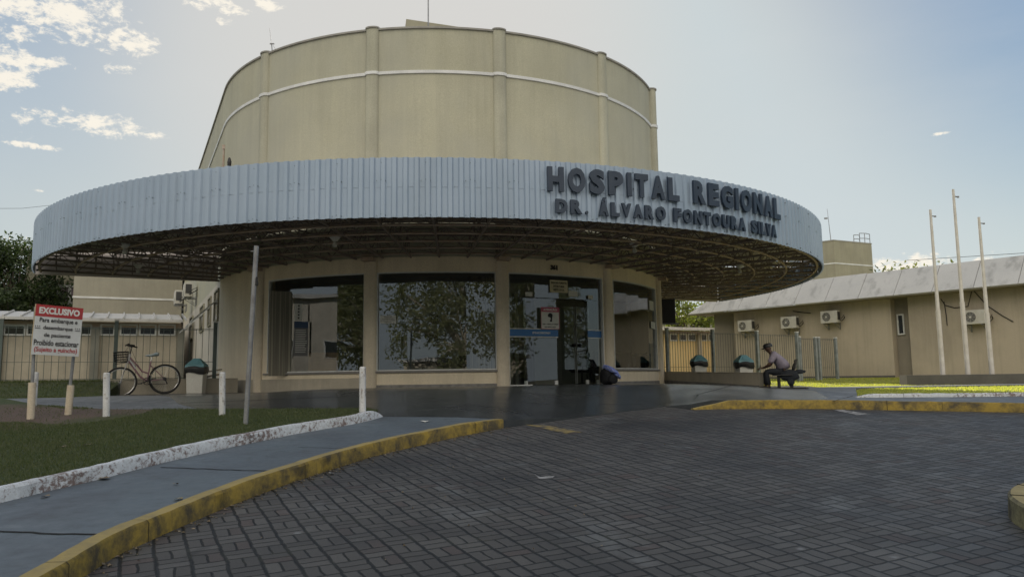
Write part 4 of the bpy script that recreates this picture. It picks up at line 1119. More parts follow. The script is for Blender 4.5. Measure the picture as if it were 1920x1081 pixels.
# masts on the round tower
t = thing('lightning_rod', 'thin mast standing on the tower roof reaching out of the picture', 'mast', (-2.9, 28, ZT), world=True)
p = atY(803, 50, 27); mb = MB(); mb.tube((p.x, p.y, ZT - .4), (p.x, p.y, p.z + 3.5), .035, 6, .02); mb.build('mast', M['steel'], t)
mb = MB(); mb.tube((p.x, p.y, p.z + 3.3), (p.x, p.y, p.z + 3.8), .012, 5, .004); mb.build('tip', M['chrome'], t)
p = CYL(-63.3, R - .12, ZT); t = thing('antenna', 'small thin antenna on the left edge of the tower roof', 'antenna', tuple(p), world=True)
mb = MB(); mb.tube(p, p + Vector((-.04, 0, .36)), .014, 5); mb.tube(p + Vector((-.04, 0, .36)), p + Vector((-.10, 0, .78)), .006, 4); mb.build('rod', M['steel'], t)
mb = MB(); mb.tube(p + Vector((-.08, 0, .34)), p + Vector((.04, 0, .34)), .02, 4); mb.tube(p + Vector((0, 0, .3)), p + Vector((.12, 0, .12)), .006, 4); mb.build('bracket', M['steel'], t)
# pipe bracket and floodlight on the side of the tower
t = thing('wall_bracket', 'rusty pipe bracket fixed to the left side of the tower above the canopy', 'bracket', tuple(CYL(-90, R, 4.2)), world=True)
q = on_u(420, 278, -R - .02); mb = MB(); mb.tube(q, q + Vector((0, 0, -1.2)), .03, 5); mb.tube(q + Vector((0, 0, -.2)), q + nA * .8 + Vector((0, 0, -1.25)), .025, 5); mb.build('arm', M['rust'], t)
mb = MB(); mb.box(q + Vector((0, 0, .03)), (.08, .08, .12)); mb.build('clamp', M['rust'], t)
q = on_u(430, 303, -R - .06); t = thing('floodlight', 'small black lamp on the tower wall just above the canopy', 'lamp', tuple(q), world=True)
mb = MB(); mb.lathe(q + Vector((0, 0, -.14)), [(0, 0), (.05, .02), (.06, .12), (.03, .24), (0, .26)], 8); mb.build('housing', M['black'], t); mb = MB(); mb.tube(q, q + nB * .06, .012, 5); mb.build('bracket', M['steel'], t)

# ================================================================== FENCES
def fence(name, label, P0, d, posts, z0f, ztop, wire=.14, post_r=.035, pmat='fencepost', wmat='fence', ztp=None, hz=(.05, .36, .98), wr=.0065):
    """welded wire panels between square posts; posts are distances along d"""
    t = thing(name, label, 'fence', tuple(P0), world=True)
    rz = atan2(d.y, d.x); ztp = ztp or ztop + .12
    for s in posts:
        p = P0 + d * s; mb = MB(); mb.box((p.x, p.y, (z0f + ztp) / 2), (post_r * 2, post_r * 2, ztp - z0f), rz)
        po = mb.build('post', M[pmat], t); mb = MB(); mb.box((p.x, p.y, ztp + .02), (post_r * 2.3, post_r * 2.3, .04), rz); mb.build('cap', M['white'], po)
    for a, c in zip(posts[:-1], posts[1:]):
        mb = MB(); n = max(2, int((c - a) / wire))
        for i in range(1, n):
            p = P0 + d * (a + (c - a) * i / n); mb.tube((p.x, p.y, z0f + .04), (p.x, p.y, ztop), wr, 4, caps=False)
        for h in hz:
            z = z0f + (ztop - z0f) * h
            for dz in (-.0, .035) if h > .9 else (0,):
                q0, q1 = P0 + d * a, P0 + d * c; mb.tube((q0.x, q0.y, z + dz), (q1.x, q1.y, z + dz), .008, 4, caps=False)
        mb.build('wire_panel', M[wmat], t)
    return t
vF = -2.5
zpt = on_v(403, 605, vF).z
upos = [uv(on_v(x, 650, vF))[0] for x in (403, 217, 0)]
upos += [upos[-1] - 2.5, upos[-1] - 5.0]
base = BF(upos[0], vF)
P0 = Vector((base.x, base.y, 0)); dF = -nB
fence('wire_fence', 'dark green welded wire fence on a low wall behind the bicycle', P0, dF, [upos[0] - u for u in upos], .10, zpt - .17, .145, .045, 'fencedark', 'fencedark', zpt)
t = thing('low_wall', 'low cream wall under the left fence behind the bicycle', 'wall', (*bx(BF(-8.4, vF)), -.25), ROTZ, world=True)
mb = MB(); bprism(mb, uv(on_v(197, 720, vF))[0], -6.75, vF - .08, vF + .1, -.4, .13); mb.build('wall', M['curbwall'], t)
mb = MB(); bprism(mb, uv(on_v(197, 720, vF))[0], -6.75, vF - .095, vF + .115, .13, .15); mb.build('capping', M['curbwall'], t)
# stub rails between the fence and the tower
mb = MB(); a = on_v(386, 706, vF); c = on_v(418, 700, vF + .5); mb.tube(a, c, .025, 6); mb.tube(on_v(386, 697, vF), on_v(416, 692, vF + .3), .016, 6); tag(mb.build('pipe_rail', M['rust']), 'two short rusty pipes between the left fence and the tower wall', 'pipe')

F0, F1 = atY(1251, 650, 27.5), atY(1567, 650, 32.4)
dR = (F1 - F0); dR.z = 0; LR = dR.length; dR.normalize(); nR = Vector((-dR.y, dR.x, 0))
def sR(px): P = onplane(px, 650, F0, nR); return (P - F0).dot(dR)
ztR = (onplane(1337, 617, F0, nR).z + onplane(1495, 625, F0, nR).z) / 2
fence('wire_fence', 'pale grey welded wire fence between the tower and the annex', F0, dR, [sR(x) for x in (1232, 1251, 1337, 1420, 1495)], -.32, ztR - .1, .125, .05, 'fencepost', 'fence', ztR, wr=.010)
g = fence('wire_fence', 'narrow grey wire gate leaf beside the annex wall, at the right end of the fence', F0, dR, [sR(x) for x in (1499, 1529, 1535, 1567)], -.32, ztR - .22, .11, .05, 'fencepost', 'fence', ztR - .18, wr=.010)
g['category'] = 'gate'; g.name = 'wire_gate'

# low parapet wall from the tower to the bench
a0 = CYL(47.5, R + .02); a1 = atY(1423, 713, 19.75)
t = thing('low_wall', 'low cream parapet wall from the tower to the seated man', 'wall', (a1.x, a1.y, -.3), world=True)
d = Vector((a1.x - a0.x, a1.y - a0.y, 0)); L_ = d.length; d.normalize(); n_ = Vector((-d.y, d.x, 0))
ztA, ztB = .175, .082
mb = MB(); q = lambda s, o, z: (a0.x + d.x * s + n_.x * o, a0.y + d.y * s + n_.y * o, z)
mb.hexa([q(0, 0, -.45), q(L_, 0, -.45), q(L_, .16, -.45), q(0, .16, -.45)], [q(0, 0, ztA), q(L_, 0, ztB), q(L_, .16, ztB), q(0, .16, ztA)]); mb.build('wall', M['curbwall'], t)
mb = MB(); mb.hexa([q(-.1, -.012, ztA + .002), q(L_ + .01, -.012, ztB + .002), q(L_ + .01, .18, ztB + .002), q(-.1, .18, ztA + .002)], [q(-.1, -.012, ztA + .022), q(L_ + .01, -.012, ztB + .022), q(L_ + .01, .18, ztB + .022), q(-.1, .18, ztA + .022)]); mb.build('capping', M['curbwall'], t)
mb = MB(); mb.hexa([q(.05, -.012, -.45), q(L_ + .012, -.012, -.45), q(L_ + .012, -.001, -.45), q(.05, -.001, -.45)], [q(.05, -.012, -.06), q(L_ + .012, -.012, -.22), q(L_ + .012, -.001, -.22), q(.05, -.001, -.06)]); mb.build('skirting', M['skirt'], t)

# black screen box hung on the tower wall
p0, p1 = on_v(1239, 560, 0), None
c = CYL(62, R + .28, 0); pl = onplane(1252, 583, CYL(50, R + .35), Vector((0, 1, 0)))
t = thing('hanging_screen', 'flat black screen hanging on the tower wall beside the right window', 'screen', tuple(pl), world=True)
k = pl.y / F; mb = MB(); mb.box(pl, (27 * k, .12, 46 * k), RAD(-8)); mb.build('housing', M['black'], t, bevel=.01)
mb = MB(); mb.box(pl + Vector((.04, -.02, -24 * k)), (33 * k, .22, .03), RAD(-8)); mb.build('shelf', M['steel'], t)
mb = MB(); mb.tube(pl + Vector((13 * k, 0, -20 * k)), pl + Vector((14 * k, 0, 26 * k)), .015, 5); mb.build('hanger', M['steel'], t)

# flagpoles on their plinth
cP = atY(1815, 700, 26.0)
t = thing('flagpole_plinth', 'dark grey concrete plinth carrying the three flagpoles on the sunlit lawn', 'plinth', (cP.x, cP.y, -.33), world=True)
l0, r0 = atY(1686, 703, 25.7), atY(1985, 700, 25.0); f0, f1 = atY(1700, 705, 25.1), atY(1990, 703, 23.4)
zpl = onplane(1815, 701.5, cP, Vector((0, 1, 0))).z
mb = MB(); mb.prism([bx(l0), bx(f0), bx(f1), bx(r0), (r0.x, r0.y + 2.2), (l0.x + 1.0, l0.y + 2.0)], -.42, zpl); mb.build('base', M['plinth'], t)
fp = None
for x, yt, yb, lab in ((1768, 393, 700, 'white flagpole on the dark plinth, left one of three'), (1815, 355, 700, 'tallest white flagpole, between the two shorter ones'), (1860, 407, 699, 'white flagpole on the dark plinth, right one of three')):
    b0 = atY(x, yb, 26.0 - (x - 1768) * .006); tp = onplane(x - 27, yt, b0, Vector((0, 1, 0))); h = tp.z - zpl
    if fp is None:
        fp = thing('flagpole', lab, 'flagpole', (b0.x, b0.y, zpl), group='flagpoles on the plinth')
        mb = MB(); mb.tube((0, 0, 0), (0, 0, 5.2), .07, 12, .042); mb.build('pole', M['polewhite'], fp, smooth=True)
        mb = MB(); mb.tube((0, 0, 0), (0, 0, 2.0), .078, 12, .074); mb.build('sleeve', M['polewhite'], fp, smooth=True)
        mb = MB(); mb.tube((0, 0, 5.0), (.16, 0, 4.98), .018, 6); mb.box((.15, 0, 4.98), (.06, .03, .05)); mb.build('pulley', M['steel'], fp)
        fp.scale = (1, 1, h / 5.2)
    else: dup(fp, (b0.x, b0.y, zpl), 0, lab, scale=(1, 1, h / 5.2))

# ================================================================== TREES
def leaf_mesh(mb, c, r, n, size, flat=.75):
    for _ in range(n):
        th, ph = random.uniform(0, 2 * pi), math.acos(random.uniform(-1, 1)); q = random.random() ** .45
        p = Vector((sin(ph) * cos(th) * r * q, sin(ph) * sin(th) * r * q, cos(ph) * r * q * flat)) + c
        a = Vector((random.gauss(0, 1), random.gauss(0, 1), random.gauss(0, 1))).normalized(); b_ = a.orthogonal().normalized(); s = size * random.uniform(.6, 1.4)
        b_ = (Matrix.Rotation(random.uniform(0, 6.28), 3, a) @ b_)
        e = a.cross(b_)
        mb.add([p - b_ * s, p + e * s * .45, p + b_ * s, p - e * s * .45], [(0, 1, 2, 3)])
def tree(label, x, y, z, h, cr, n_cl=34, per=90, leaf=.16, lm='leaf', bark='bark', trunk=.22, crown_lo=.32, group=None, name='tree', spread=1.0):
    t = thing(name, label, 'tree', (x, y, z), group=group)
    tr = MB(); top = Vector((random.uniform(-.3, .3), random.uniform(-.3, .3), h * .62))
    pts = [Vector((0, 0, -.2)), Vector((random.uniform(-.1, .1), 0, h * .2)), top * .6 + Vector((.1, 0, 0)), top]
    tr.path(pts, [trunk * 1.25, trunk, trunk * .75, trunk * .4], 8)
    cl = MB()
    for i in range(n_cl):
        th = i * 2.399 + random.uniform(-.4, .4); f_ = random.random() ** .6
        zz = h * (crown_lo + (1 - crown_lo) * random.random() ** .85)
        env = sqrt(max(.05, 1 - ((zz / h - (crown_lo + .42 * (1 - crown_lo))) / (.62 * (1 - crown_lo))) ** 2))
        rr = cr * env * f_ * spread; c = Vector((rr * cos(th), rr * sin(th), zz * .97))
        s_ = pts[2] if zz < h * .7 else pts[3]
        tr.path([s_ * .8, (s_ + c) / 2 + Vector((0, 0, -.15)), c], [trunk * .35, trunk * .18, trunk * .06], 5)
        leaf_mesh(cl, c, cr * random.uniform(.22, .40), per, leaf)
    tr.build('trunk', M[bark], t, smooth=True); cl.build('crown', M[lm], t, fix=False)
    return t
random.seed(11)
p = atY(28, 600, 41); tree('dark green leafy tree behind the low wing on the far left', p.x, p.y, -.3, 8.0, 2.8, 70, 260, .10)
p = atY(-70, 600, 43); tree('dark green tree cut by the left edge, behind the low wing', p.x, p.y, -.3, 7.8, 3.6, 40, 120, .14)
p = atY(1288, 600, 58); tree('sunlit tree top seen under the canopy behind the annex', p.x, p.y, -.3, 6.4, 3.4, 34, 120, .16, 'leaf3')
p = atY(1725, 600, 62); tree('tree whose thin top shows over the annex roof', p.x, p.y, -.3, 8.75, 4.5, 40, 90, .16, 'leaf2', spread=1.1)
# trees and houses across the road, behind the viewer; the windows mirror them
ta = tree('broad tree across the road behind the viewer, mirrored in the windows', -3, -17, -1.8, 13, 6.0, 70, 240, .15, 'leaf2', 'barkpale', .4, .25, 'trees across the road')
tb = tree('loose tree across the road behind the viewer, mirrored in the windows', -22, -6, -1.8, 12, 5.0, 60, 200, .15, 'leaf2', 'barkpale', .3, .25, 'trees across the road')
for i, (x, y, r, s, src, lab) in enumerate([(-12, -20, 1, 1.0, tb, 'tree across the road between two broader trees, mirrored in the windows'), (6, -22, 2, 1.1, tb, 'tall tree behind the viewer to the right, mirrored in the windows'), (16, -12, 3, .95, ta, 'broad tree by the right side of the road, mirrored in the glass door'),
                                            (27, -6, 4, 1.0, tb, 'loose tree at the far right side of the road, mirrored in the glass door'), (-30, -14, 5, 1.0, ta, 'broad tree at the far left side of the road, mirrored in the windows'), (34, 4, 6, .9, ta, 'broad tree far right of the viewer, mirrored in the right window'), (21, -3, 7, .8, ta, 'low broad tree right of the viewer, mirrored in the left glass door')]):
    dup(src, (x, y, -1.8), r, lab, scale=s)
def house(label, x, y, w, dpt, h, rz, mt):
    t = thing('house', label, 'house', (x, y, -1.8), rz)
    mb = MB(); mb.box((0, 0, h / 2), (w, dpt, h)); mb.build('wall', M[mt], t)
    mb = MB(); mb.box((0, 0, h + .12), (w + .8, dpt + .8, .24)); mb.build('roof', M['weathered'], t)
    for i in range(int(w / 3)):
        mb = MB(); mb.box((-w / 2 + 1.5 + 3 * i, dpt / 2 + .01, h * .55), (1.3, .06, 1.1)); f = mb.build('window', M['alu'], t)
        mb = MB(); mb.box((-w / 2 + 1.5 + 3 * i, dpt / 2 + .05, h * .55), (1.15, .02, .95)); mb.build('pane', M['glassdark'], f)
house('long cream house to the left of the viewer, mirrored in the left window', -36, 3, 22, 7, 7.2, RAD(-62), 'sidewall')
house('cream house across the road behind the trees, mirrored in the glass door', 30, -16, 20, 7, 3.6, RAD(38), 'curbwall')
house('pale wall house across the road behind the viewer', -6, -32, 26, 7, 3.4, 0, 'curbwall')
# ================================================================== STREET FURNITURE AND SMALL THINGS
random.seed(5)
# ---- information sign on two posts
pL = atY(57, 790, 10.9); pR = atY(127, 781, 11.35)
gz = lambda p: lawn_left_z(p.x, p.y)
SG = thing('parking_sign', 'white and red EXCLUSIVO notice board on two thin posts in the left lawn', 'sign', (pL.x, pL.y, gz(pL)), world=True)
tL = atY(67, 575, 10.9); tR = atY(147, 585, 11.35)
dS = (pR - pL); dS.z = 0
n0 = Vector((dS.y, -dS.x, 0)).normalized()
for p, tp, yb in ((pL, tL, 727), (pR, tR, 727)):
    z0 = gz(p); top = Vector((tp.x, tp.y, tp.z)); b0 = Vector((p.x, p.y, z0))
    mb = MB(); mb.tube(b0 + Vector((0, 0, .2)), top, .022, 8); mb.build('post', M['steel'], SG, smooth=True)
    k = .5 if p is pL else .42
    mb = MB(); mb.tube(b0 - Vector((0, 0, .08)), b0 + (top - b0).normalized() * k, .048, 14); mb.build('post_sleeve', M['pvc'], SG, smooth=True)
# board corners (front plane a little in front of the posts)
c_bl, c_br, c_tr, c_tl = atY(60, 664, 10.82), atY(149, 668, 11.28), atY(155, 578, 11.28), atY(66, 569, 10.82)
ex_ = (c_br - c_bl + c_tr - c_tl).normalized(); ey_ = ((c_tl - c_bl) + (c_tr - c_br)); ey_ = (ey_ - ex_ * ey_.dot(ex_)).normalized(); en_ = ex_.cross(ey_)
cc = (c_bl + c_br + c_tr + c_tl) / 4; bw_ = ((c_br - c_bl).length + (c_tr - c_tl).length) / 2; bh_ = ((c_tl - c_bl).length + (c_tr - c_br).length) / 2
TS = lambda x, y, z: cc + ex_ * x + ey_ * y + en_ * z
def slab(mb, x0, x1, y0, y1, z0, z1, T_): mb.hexa([T_(x0, y0, z0), T_(x1, y0, z0), T_(x1, y1, z0), T_(x0, y1, z0)], [T_(x0, y0, z1), T_(x1, y0, z1), T_(x1, y1, z1), T_(x0, y1, z1)])
mb = MB(); slab(mb, -bw_ / 2, bw_ / 2, -bh_ / 2, bh_ / 2, -.03, 0, TS); bd = mb.build('board', M['signface'], SG)
mb = MB(); slab(mb, -bw_ / 2 - .004, -bw_ / 2 - .001, -bh_ / 2, bh_ / 2, -.03, .001, TS); mb.build('board_edge', M['signedge'], SG)
yr = bh_ / 2 - bh_ * .235
mb = MB(); slab(mb, -bw_ / 2, bw_ / 2, yr, bh_ / 2, .001, .003, TS); mb.build('red_header', M['signred'], bd)
def stext(t_, y, h, w, mt, bold=.035, nm='text', x=0):
    mb = MB(); put_text(mb, t_, lambda a, b2, c: TS(a + x, b2 + y, c + .005), width=w, height=h, bold=bold, depth=.001); mb.build(nm, mt, bd)
stext('EXCLUSIVO', bh_ * .385, bh_ * .135, bw_ * .86, M['whiteink'], .05, 'heading')
for i, (t_, w, mt) in enumerate((('Para embarque e', .80, 'ink'), ('desembarque', .62, 'ink'), ('de paciente', .56, 'ink'), ('Proibido estacionar', .94, 'ink'), ('(Sujeito a guincho)', .90, 'redink'))):
    stext(t_, bh_ * (.185 - i * .147), bh_ * (.115 if i in (0, 3) else .10 if i < 4 else .12), bw_ * w, M[mt], .02)
for x in (-.42, .42):                                     # two small vehicle pictograms beside the second line
    mb = MB(); X, Y = x * bw_, bh_ * .035
    slab(mb, X - .034, X + .034, Y - .012, Y - .002, .0035, .005, TS)
    for k in range(3): slab(mb, X - .035 + k * .026, X - .025 + k * .026, Y + .012, Y + .03, .0035, .005, TS)
    mb.build('pictogram', M['greyink'], bd)

# ---- leaning wooden posts painted white
posts = [((67, 697), (62, 772), .045, 12.6, 'leaning white post behind the left leg of the notice board'), ((200, 698), (200, 780), .045, None, 'white painted post in front of the bicycle'),
         ((417, 697), (417, 777), .042, None, 'white painted post by the edge of the lawn, left of the tall metal pole'), ((680, 687), (680, 775), .045, None, 'white painted post with flaking paint at the tip of the lawn')]
for (tx, ty), (bx_, by_), r, Y, lab in posts:
    g = G(bx_, by_, lawn_left_z) if Y is None else atY(bx_, by_, Y)
    tp = onplane(tx, ty, g, Vector((0, 1, 0)))
    t = thing('bollard', lab, 'post', tuple(g), world=True, group='white painted posts along the lawn edge')
    mb = MB(); mb.tube(g - Vector((0, 0, .15)), tp - Vector((0, 0, .02)), r * 1.05, 12, r); mb.tube(tp - Vector((0, 0, .02)), tp, r, 12, r * .8); mb.build('post', M['postpaint'], t, smooth=True)
    mb = MB()
    for q in (.12, .5): c = tp + (g - tp) * q; mb.tube(c + Vector((0, -r, 0)), c + Vector((0, -r - .008, 0)), .008, 6)
    mb.build('bolt', M['rust'], t)
# ---- tall bare steel pole
g = G(460, 795, lawn_left_z); tp = onplane(481, 461, g, Vector((0, 1, 0)))
t = thing('metal_pole', 'tall bare galvanised steel pole leaning slightly in front of the left window', 'pole', tuple(g), world=True)
mb = MB(); mb.tube(g - Vector((0, 0, .1)), tp, .031, 14); mb.build('pole', M['steel'], t, smooth=True)
c = tp + (g - tp) * .20; mb = MB(); mb.tube(c + Vector((.02, 0, .05)), c + Vector((.035, -.01, -.06)), .022, 6); mb.build('clamp', M['rubber'], t)
mb = MB(); c = tp + (g - tp) * .03; mb.tube(c, c + Vector((-.07, 0, 0)), .006, 5); mb.build('bolt', M['steel'], t)

# ---- bins
def bin_root(label):
    t = thing('litter_bin', label, 'bin', group='white litter bins with teal lids and black bags')
    mb = MB()
    mb.hexa([(-.19, -.16, 0), (.19, -.16, 0), (.19, .16, 0), (-.19, .16, 0)], [(-.215, -.19, .60), (.215, -.19, .60), (.215, .19, .60), (-.215, .19, .60)]); mb.build('body', M['bin'], t, bevel=.015)
    mb = MB(); N = 24; rows = []
    random.seed(3)
    prof = [(.96, .52), (1.25, .505), (1.34, .57), (1.28, .66), (1.05, .69)]
    P = []
    for k, (s_, z) in enumerate(prof):
        for i in range(N):
            th = 2 * pi * i / N; sq = max(abs(cos(th)), abs(sin(th))); w = .5 * (1 / sq) + .5
            P.append((.215 * s_ * cos(th) * w, .19 * s_ * sin(th) * w, z + (.03 * sin(3 * th + 1) + random.uniform(-.012, .012)) * (1 if k < 3 else .2)))
    mb.add(P, [(j * N + i, j * N + (i + 1) % N, (j + 1) * N + (i + 1) % N, (j + 1) * N + i) for j in range(len(prof) - 1) for i in range(N)])
    mb.build('bag_rim', M['bag'], t, smooth=True)
    mb = MB()
    a, b2 = [(-.245, -.215, .66), (.245, -.215, .66), (.245, .215, .66), (-.245, .215, .66)], [(-.225, -.195, .72), (.225, -.195, .72), (.225, .195, .72), (-.225, .195, .72)]
    mb.hexa(a, b2); mb.hexa([(x, y, z + .0005) for x, y, z in b2], [(-.07, -.07, .885), (.07, -.07, .885), (.07, .07, .885), (-.07, .07, .885)])
    ld = mb.build('lid', M['teal'], t, bevel=.008)
    mb = MB(); mb.hexa([(-.10, -.196, .735), (.10, -.196, .735), (.10, -.16, .735), (-.10, -.16, .735)], [(-.07, -.125, .835), (.07, -.125, .835), (.07, -.1, .835), (-.07, -.1, .835)]); mb.build('flap', M['teal'], ld)
    return t
B0 = bin_root('white litter bin with teal lid and bulging black bag beside the bicycle')
g = on_v(368, 720, vF - .42); g.z = drive_z(g.x, g.y); B0.location = (g.x, g.y, g.z); B0.rotation_euler = (0, 0, RAD(6)); B0.scale = (.98,) * 3
for x, lab, s_ in ((1311, 'litter bin with teal lid behind the middle of the low parapet', .88), (1395, 'litter bin with teal lid behind the parapet, close to the seated man', .92)):
    p = atY(x, 700, 23.2 if x < 1350 else 21.5); tp = onplane(x, 665, p, Vector((0, 1, 0))); dup(B0, (p.x, p.y, tp.z - .885 * s_), RAD(8), lab, scale=s_)

# ---- bicycle (side view, front wheel to the left)
def bicycle():
    g1, g2 = G(226, 741, drive_z), G(309, 737, drive_z)
    Yb = uv(g1)
    vB = vF - .42
    w2 = on_v(309, 710, vB); w1 = on_v(226, 716, vB)
    Rw = .345; z0 = w2.z
    t = thing('bicycle', 'pink and white ladies bicycle with front basket and pale saddle leaning on the fence', 'bicycle', (w1.x, w1.y, w1.z - Rw), ROTZ, world=True)
    ax = (w2 - w1); L_ = ax.length; ex = ax.normalized(); ez_ = Vector((0, 0, 1)); ez_ = (ez_ - ex * ez_.dot(ex)).normalized(); ey = ez_.cross(ex)
    lean = .10
    def T_(x, z, y=0): return w1 + ex * x + ez_ * z + ey * (y + lean * (z + Rw))          # x from front hub, z from the axle
    k = L_ / 1.05
    def wheel(x):
        hub = []
        mb = MB(); mb.path([T_(x + Rw * cos(i * pi / 20), Rw * sin(i * pi / 20)) for i in range(40)], .022, 7, closed=True); wh = mb.build('wheel', M['rubber'], t, smooth=True)
        mb = MB(); mb.path([T_(x + (Rw - .033) * cos(i * pi / 20), (Rw - .033) * sin(i * pi / 20)) for i in range(40)], .010, 5, closed=True); mb.build('rim', M['chrome'], wh, smooth=True)
        mb = MB()
        for i in range(28):
            a = i * 2 * pi / 28; o = .018 if i % 2 else -.018
            mb.tube(T_(x + .015 * cos(a + 1), .015 * sin(a + 1), o), T_(x + (Rw - .035) * cos(a), (Rw - .035) * sin(a)), .0016, 3, caps=False)
        mb.build('spokes', M['chrome'], wh)
        mb = MB(); mb.tube(T_(x, 0, -.045), T_(x, 0, .045), .02, 8); mb.build('hub', M['chrome'], wh)
    wheel(0); wheel(L_)
    H0 = T_(.20 * k, .50); H1 = T_(.245 * k, .66)      # head tube bottom / top
    BB = T_(.62 * k, -.02); ST = T_(.735 * k, .46); RA = T_(L_, 0)
    mb = MB(); mb.path([H0 * .4 + H1 * .6, T_(.52 * k, .22), T_(.665 * k, .16)], .019, 8); mb.path([H0, T_(.46 * k, .1), BB], .021, 8); mb.build('frame', M['pink'], t, smooth=True)
    mb = MB(); mb.tube(BB, ST, .018, 8); mb.tube(BB, RA, .013, 6); mb.tube(T_(.715 * k, .36), RA, .012, 6); mb.build('rear_frame', M['pink'], t, smooth=True)
    mb = MB(); mb.tube(H0, H1, .026, 8); mb.path([H0 * .75 + H1 * .25, T_(.30 * k, .42), T_(.36 * k, .30)], .024, 8); mb.build('head_tube', M['framewhite'], t, smooth=True)
    mb = MB()
    for s_ in (-.05, .05): mb.path([H0, T_(.14 * k, .40, s_), T_(0, 0, s_)], [.017, .015, .011], 7)
    mb.build('fork', M['framewhite'], t, smooth=True)
    mb = MB(); mb.tube(H1, T_(.275 * k, .80), .014, 8); mb.path([T_(.14 * k, .86, -.28), T_(.22 * k, .90, -.22), T_(.29 * k, .82, -.05), T_(.29 * k, .82, .05), T_(.22 * k, .90, .22), T_(.36 * k, .88, .30)], .017, 7); hb = mb.build('handlebar', M['black'], t, smooth=True)
    mb = MB(); mb.tube(T_(.18 * k, .865, -.27), T_(.30 * k, .83, -.31), .017, 7); mb.build('grip', M['rubber'], hb); mb = MB(); mb.tube(T_(.24 * k, .88, .23), T_(.42 * k, .83, .31), .017, 7); mb.build('grip', M['rubber'], hb)
    mb = MB(); mb.path([T_(.22 * k, .84, -.2), T_(.12 * k, .72, -.1), T_(.17 * k, .55, -.03)], .004, 4); mb.path([T_(.26 * k, .82, .1), T_(.34 * k, .6, .03), T_(.5 * k, .2, .03)], .004, 4); mb.build('brake_cable', M['black'], hb)
    # wire basket
    mb = MB(); bc = lambda th, z, f_: T_(.03 * k + .165 * f_ * cos(th), z, .13 * f_ * sin(th))
    for z, f_ in ((.72, 1), (.66, .97), (.60, .94), (.54, .9), (.49, .86)): mb.path([bc(i * pi / 10, z, f_) for i in range(20)], .008 if z < .7 else .012, 4, closed=True)
    for i in range(26): th = i * 2 * pi / 26; mb.tube(bc(th, .72, 1), bc(th, .49, .86), .0065, 3, caps=False)
    for i in range(-5, 6): mb.tube(T_(.03 * k + i * .025, .49, -.11), T_(.03 * k + i * .025, .49, .11), .003, 3, caps=False)
    mb.tube(T_(-.12 * k, .44), T_(.20 * k, .47), .008, 5)
    mb.build('basket', M['black'], t)
    mb = MB(); mb.tube(ST, T_(.76 * k, .56), .012, 8); mb.build('seat_post', M['chrome'], t)
    mb = MB(); P = []; N = 12; rows = [(-.15, .03, .01), (-.10, .045, .025), (0, .06, .035), (.08, .11, .045), (.13, .12, .05), (.16, .08, .03)]
    for x, w_h, hh in rows:
        for i in range(N): th = 2 * pi * i / N; P.append(T_(.765 * k + x, .60 + .02 * (x > .05) + hh * sin(th), w_h * cos(th)))
    mb.add(P, [(j * N + i, j * N + (i + 1) % N, (j + 1) * N + (i + 1) % N, (j + 1) * N + i) for j in range(len(rows) - 1) for i in range(N)] + [tuple(range(N)), tuple(range(5 * N, 6 * N))])
    mb.build('saddle', M['bluegrey'], t, smooth=True)
    cr = lambda x, z: Vector(T_(.62 * k + x, -.02 + z, -.06))
    mb = MB(); mb.path([cr(.085 * cos(i * pi / 10), .085 * sin(i * pi / 10)) for i in range(20)], .007, 5, closed=True)
    for i in range(5): th = i * 2 * pi / 5; mb.tube(cr(0, 0), cr(.085 * cos(th), .085 * sin(th)), .006, 4)
    mb.tube(T_(.62 * k, -.02, -.09), T_(.62 * k, -.02, .09), .02, 8); mb.build('chainring', M['black'], t)
    for q in (-1, 1):
        mb = MB(); mb.tube(T_(.62 * k, -.02, q * .085), T_(.62 * k + .16 * q, -.02 + .05 * q, q * .085), .010, 6); mb.build('crank', M['black'], t)
        mb = MB(); mb.box(T_(.62 * k + .16 * q, -.02 + .05 * q, q * .13), (.10, .08, .025), ROTZ); mb.build('pedal', M['black'], t)
    mb = MB(); mb.path([T_(.62 * k, .065, -.06), T_(L_, .045, -.05)], .005, 4); mb.path([T_(.62 * k, -.105, -.06), T_(L_ + .02, -.12, -.05), T_(L_ + .03, -.04, -.05)], .005, 4); mb.tube(T_(L_ + .01, -.02, -.06), T_(L_ + .05, -.13, -.06), .014, 5); mb.tube(T_(L_, 0, -.055), T_(L_, 0, -.03), .045, 12); mb.build('chain', M['black'], t)
    mb = MB(); mb.path([T_(L_ + (Rw - .0) * .0 - .30 * k, .26), T_(L_ - .21 * k, .31)], .008, 5); mb.build('rear_brake', M['black'], t)
bicycle()

# ---- ceiling lamps hanging below the canopy steel
for i, (x, y, lab) in enumerate(((628, 457, 'small white lamp under the canopy above the left window'), (1190, 468, 'small white lamp under the canopy above the right window'), (234, 470, 'small pale lamp under the far left edge of the canopy'), (259, 507, 'small pale lamp under the left part of the canopy, nearer the side wall'), (1387, 507, 'small lamp among the steelwork at the right end of the canopy'))):
    P = onz(x, y, 2.92); t = thing('canopy_lamp', lab, 'lamp', tuple(P), world=True, group='lamps under the canopy')
    mb = MB(); mb.tube(P + Vector((0, 0, .14)), P + Vector((0, 0, .06)), .12, 12, .05); mb.tube(P + Vector((0, 0, .16)), P + Vector((0, 0, .14)), .09, 12); mb.build('holder', M['white'], t)
    mb = MB(); mb.lathe(P + Vector((0, 0, -.05)), [(.0, -.03), (.045, -.01), (.055, .03), (.035, .075), (.02, .11)], 10); mb.build('bulb', M['bulb'], t, smooth=True)

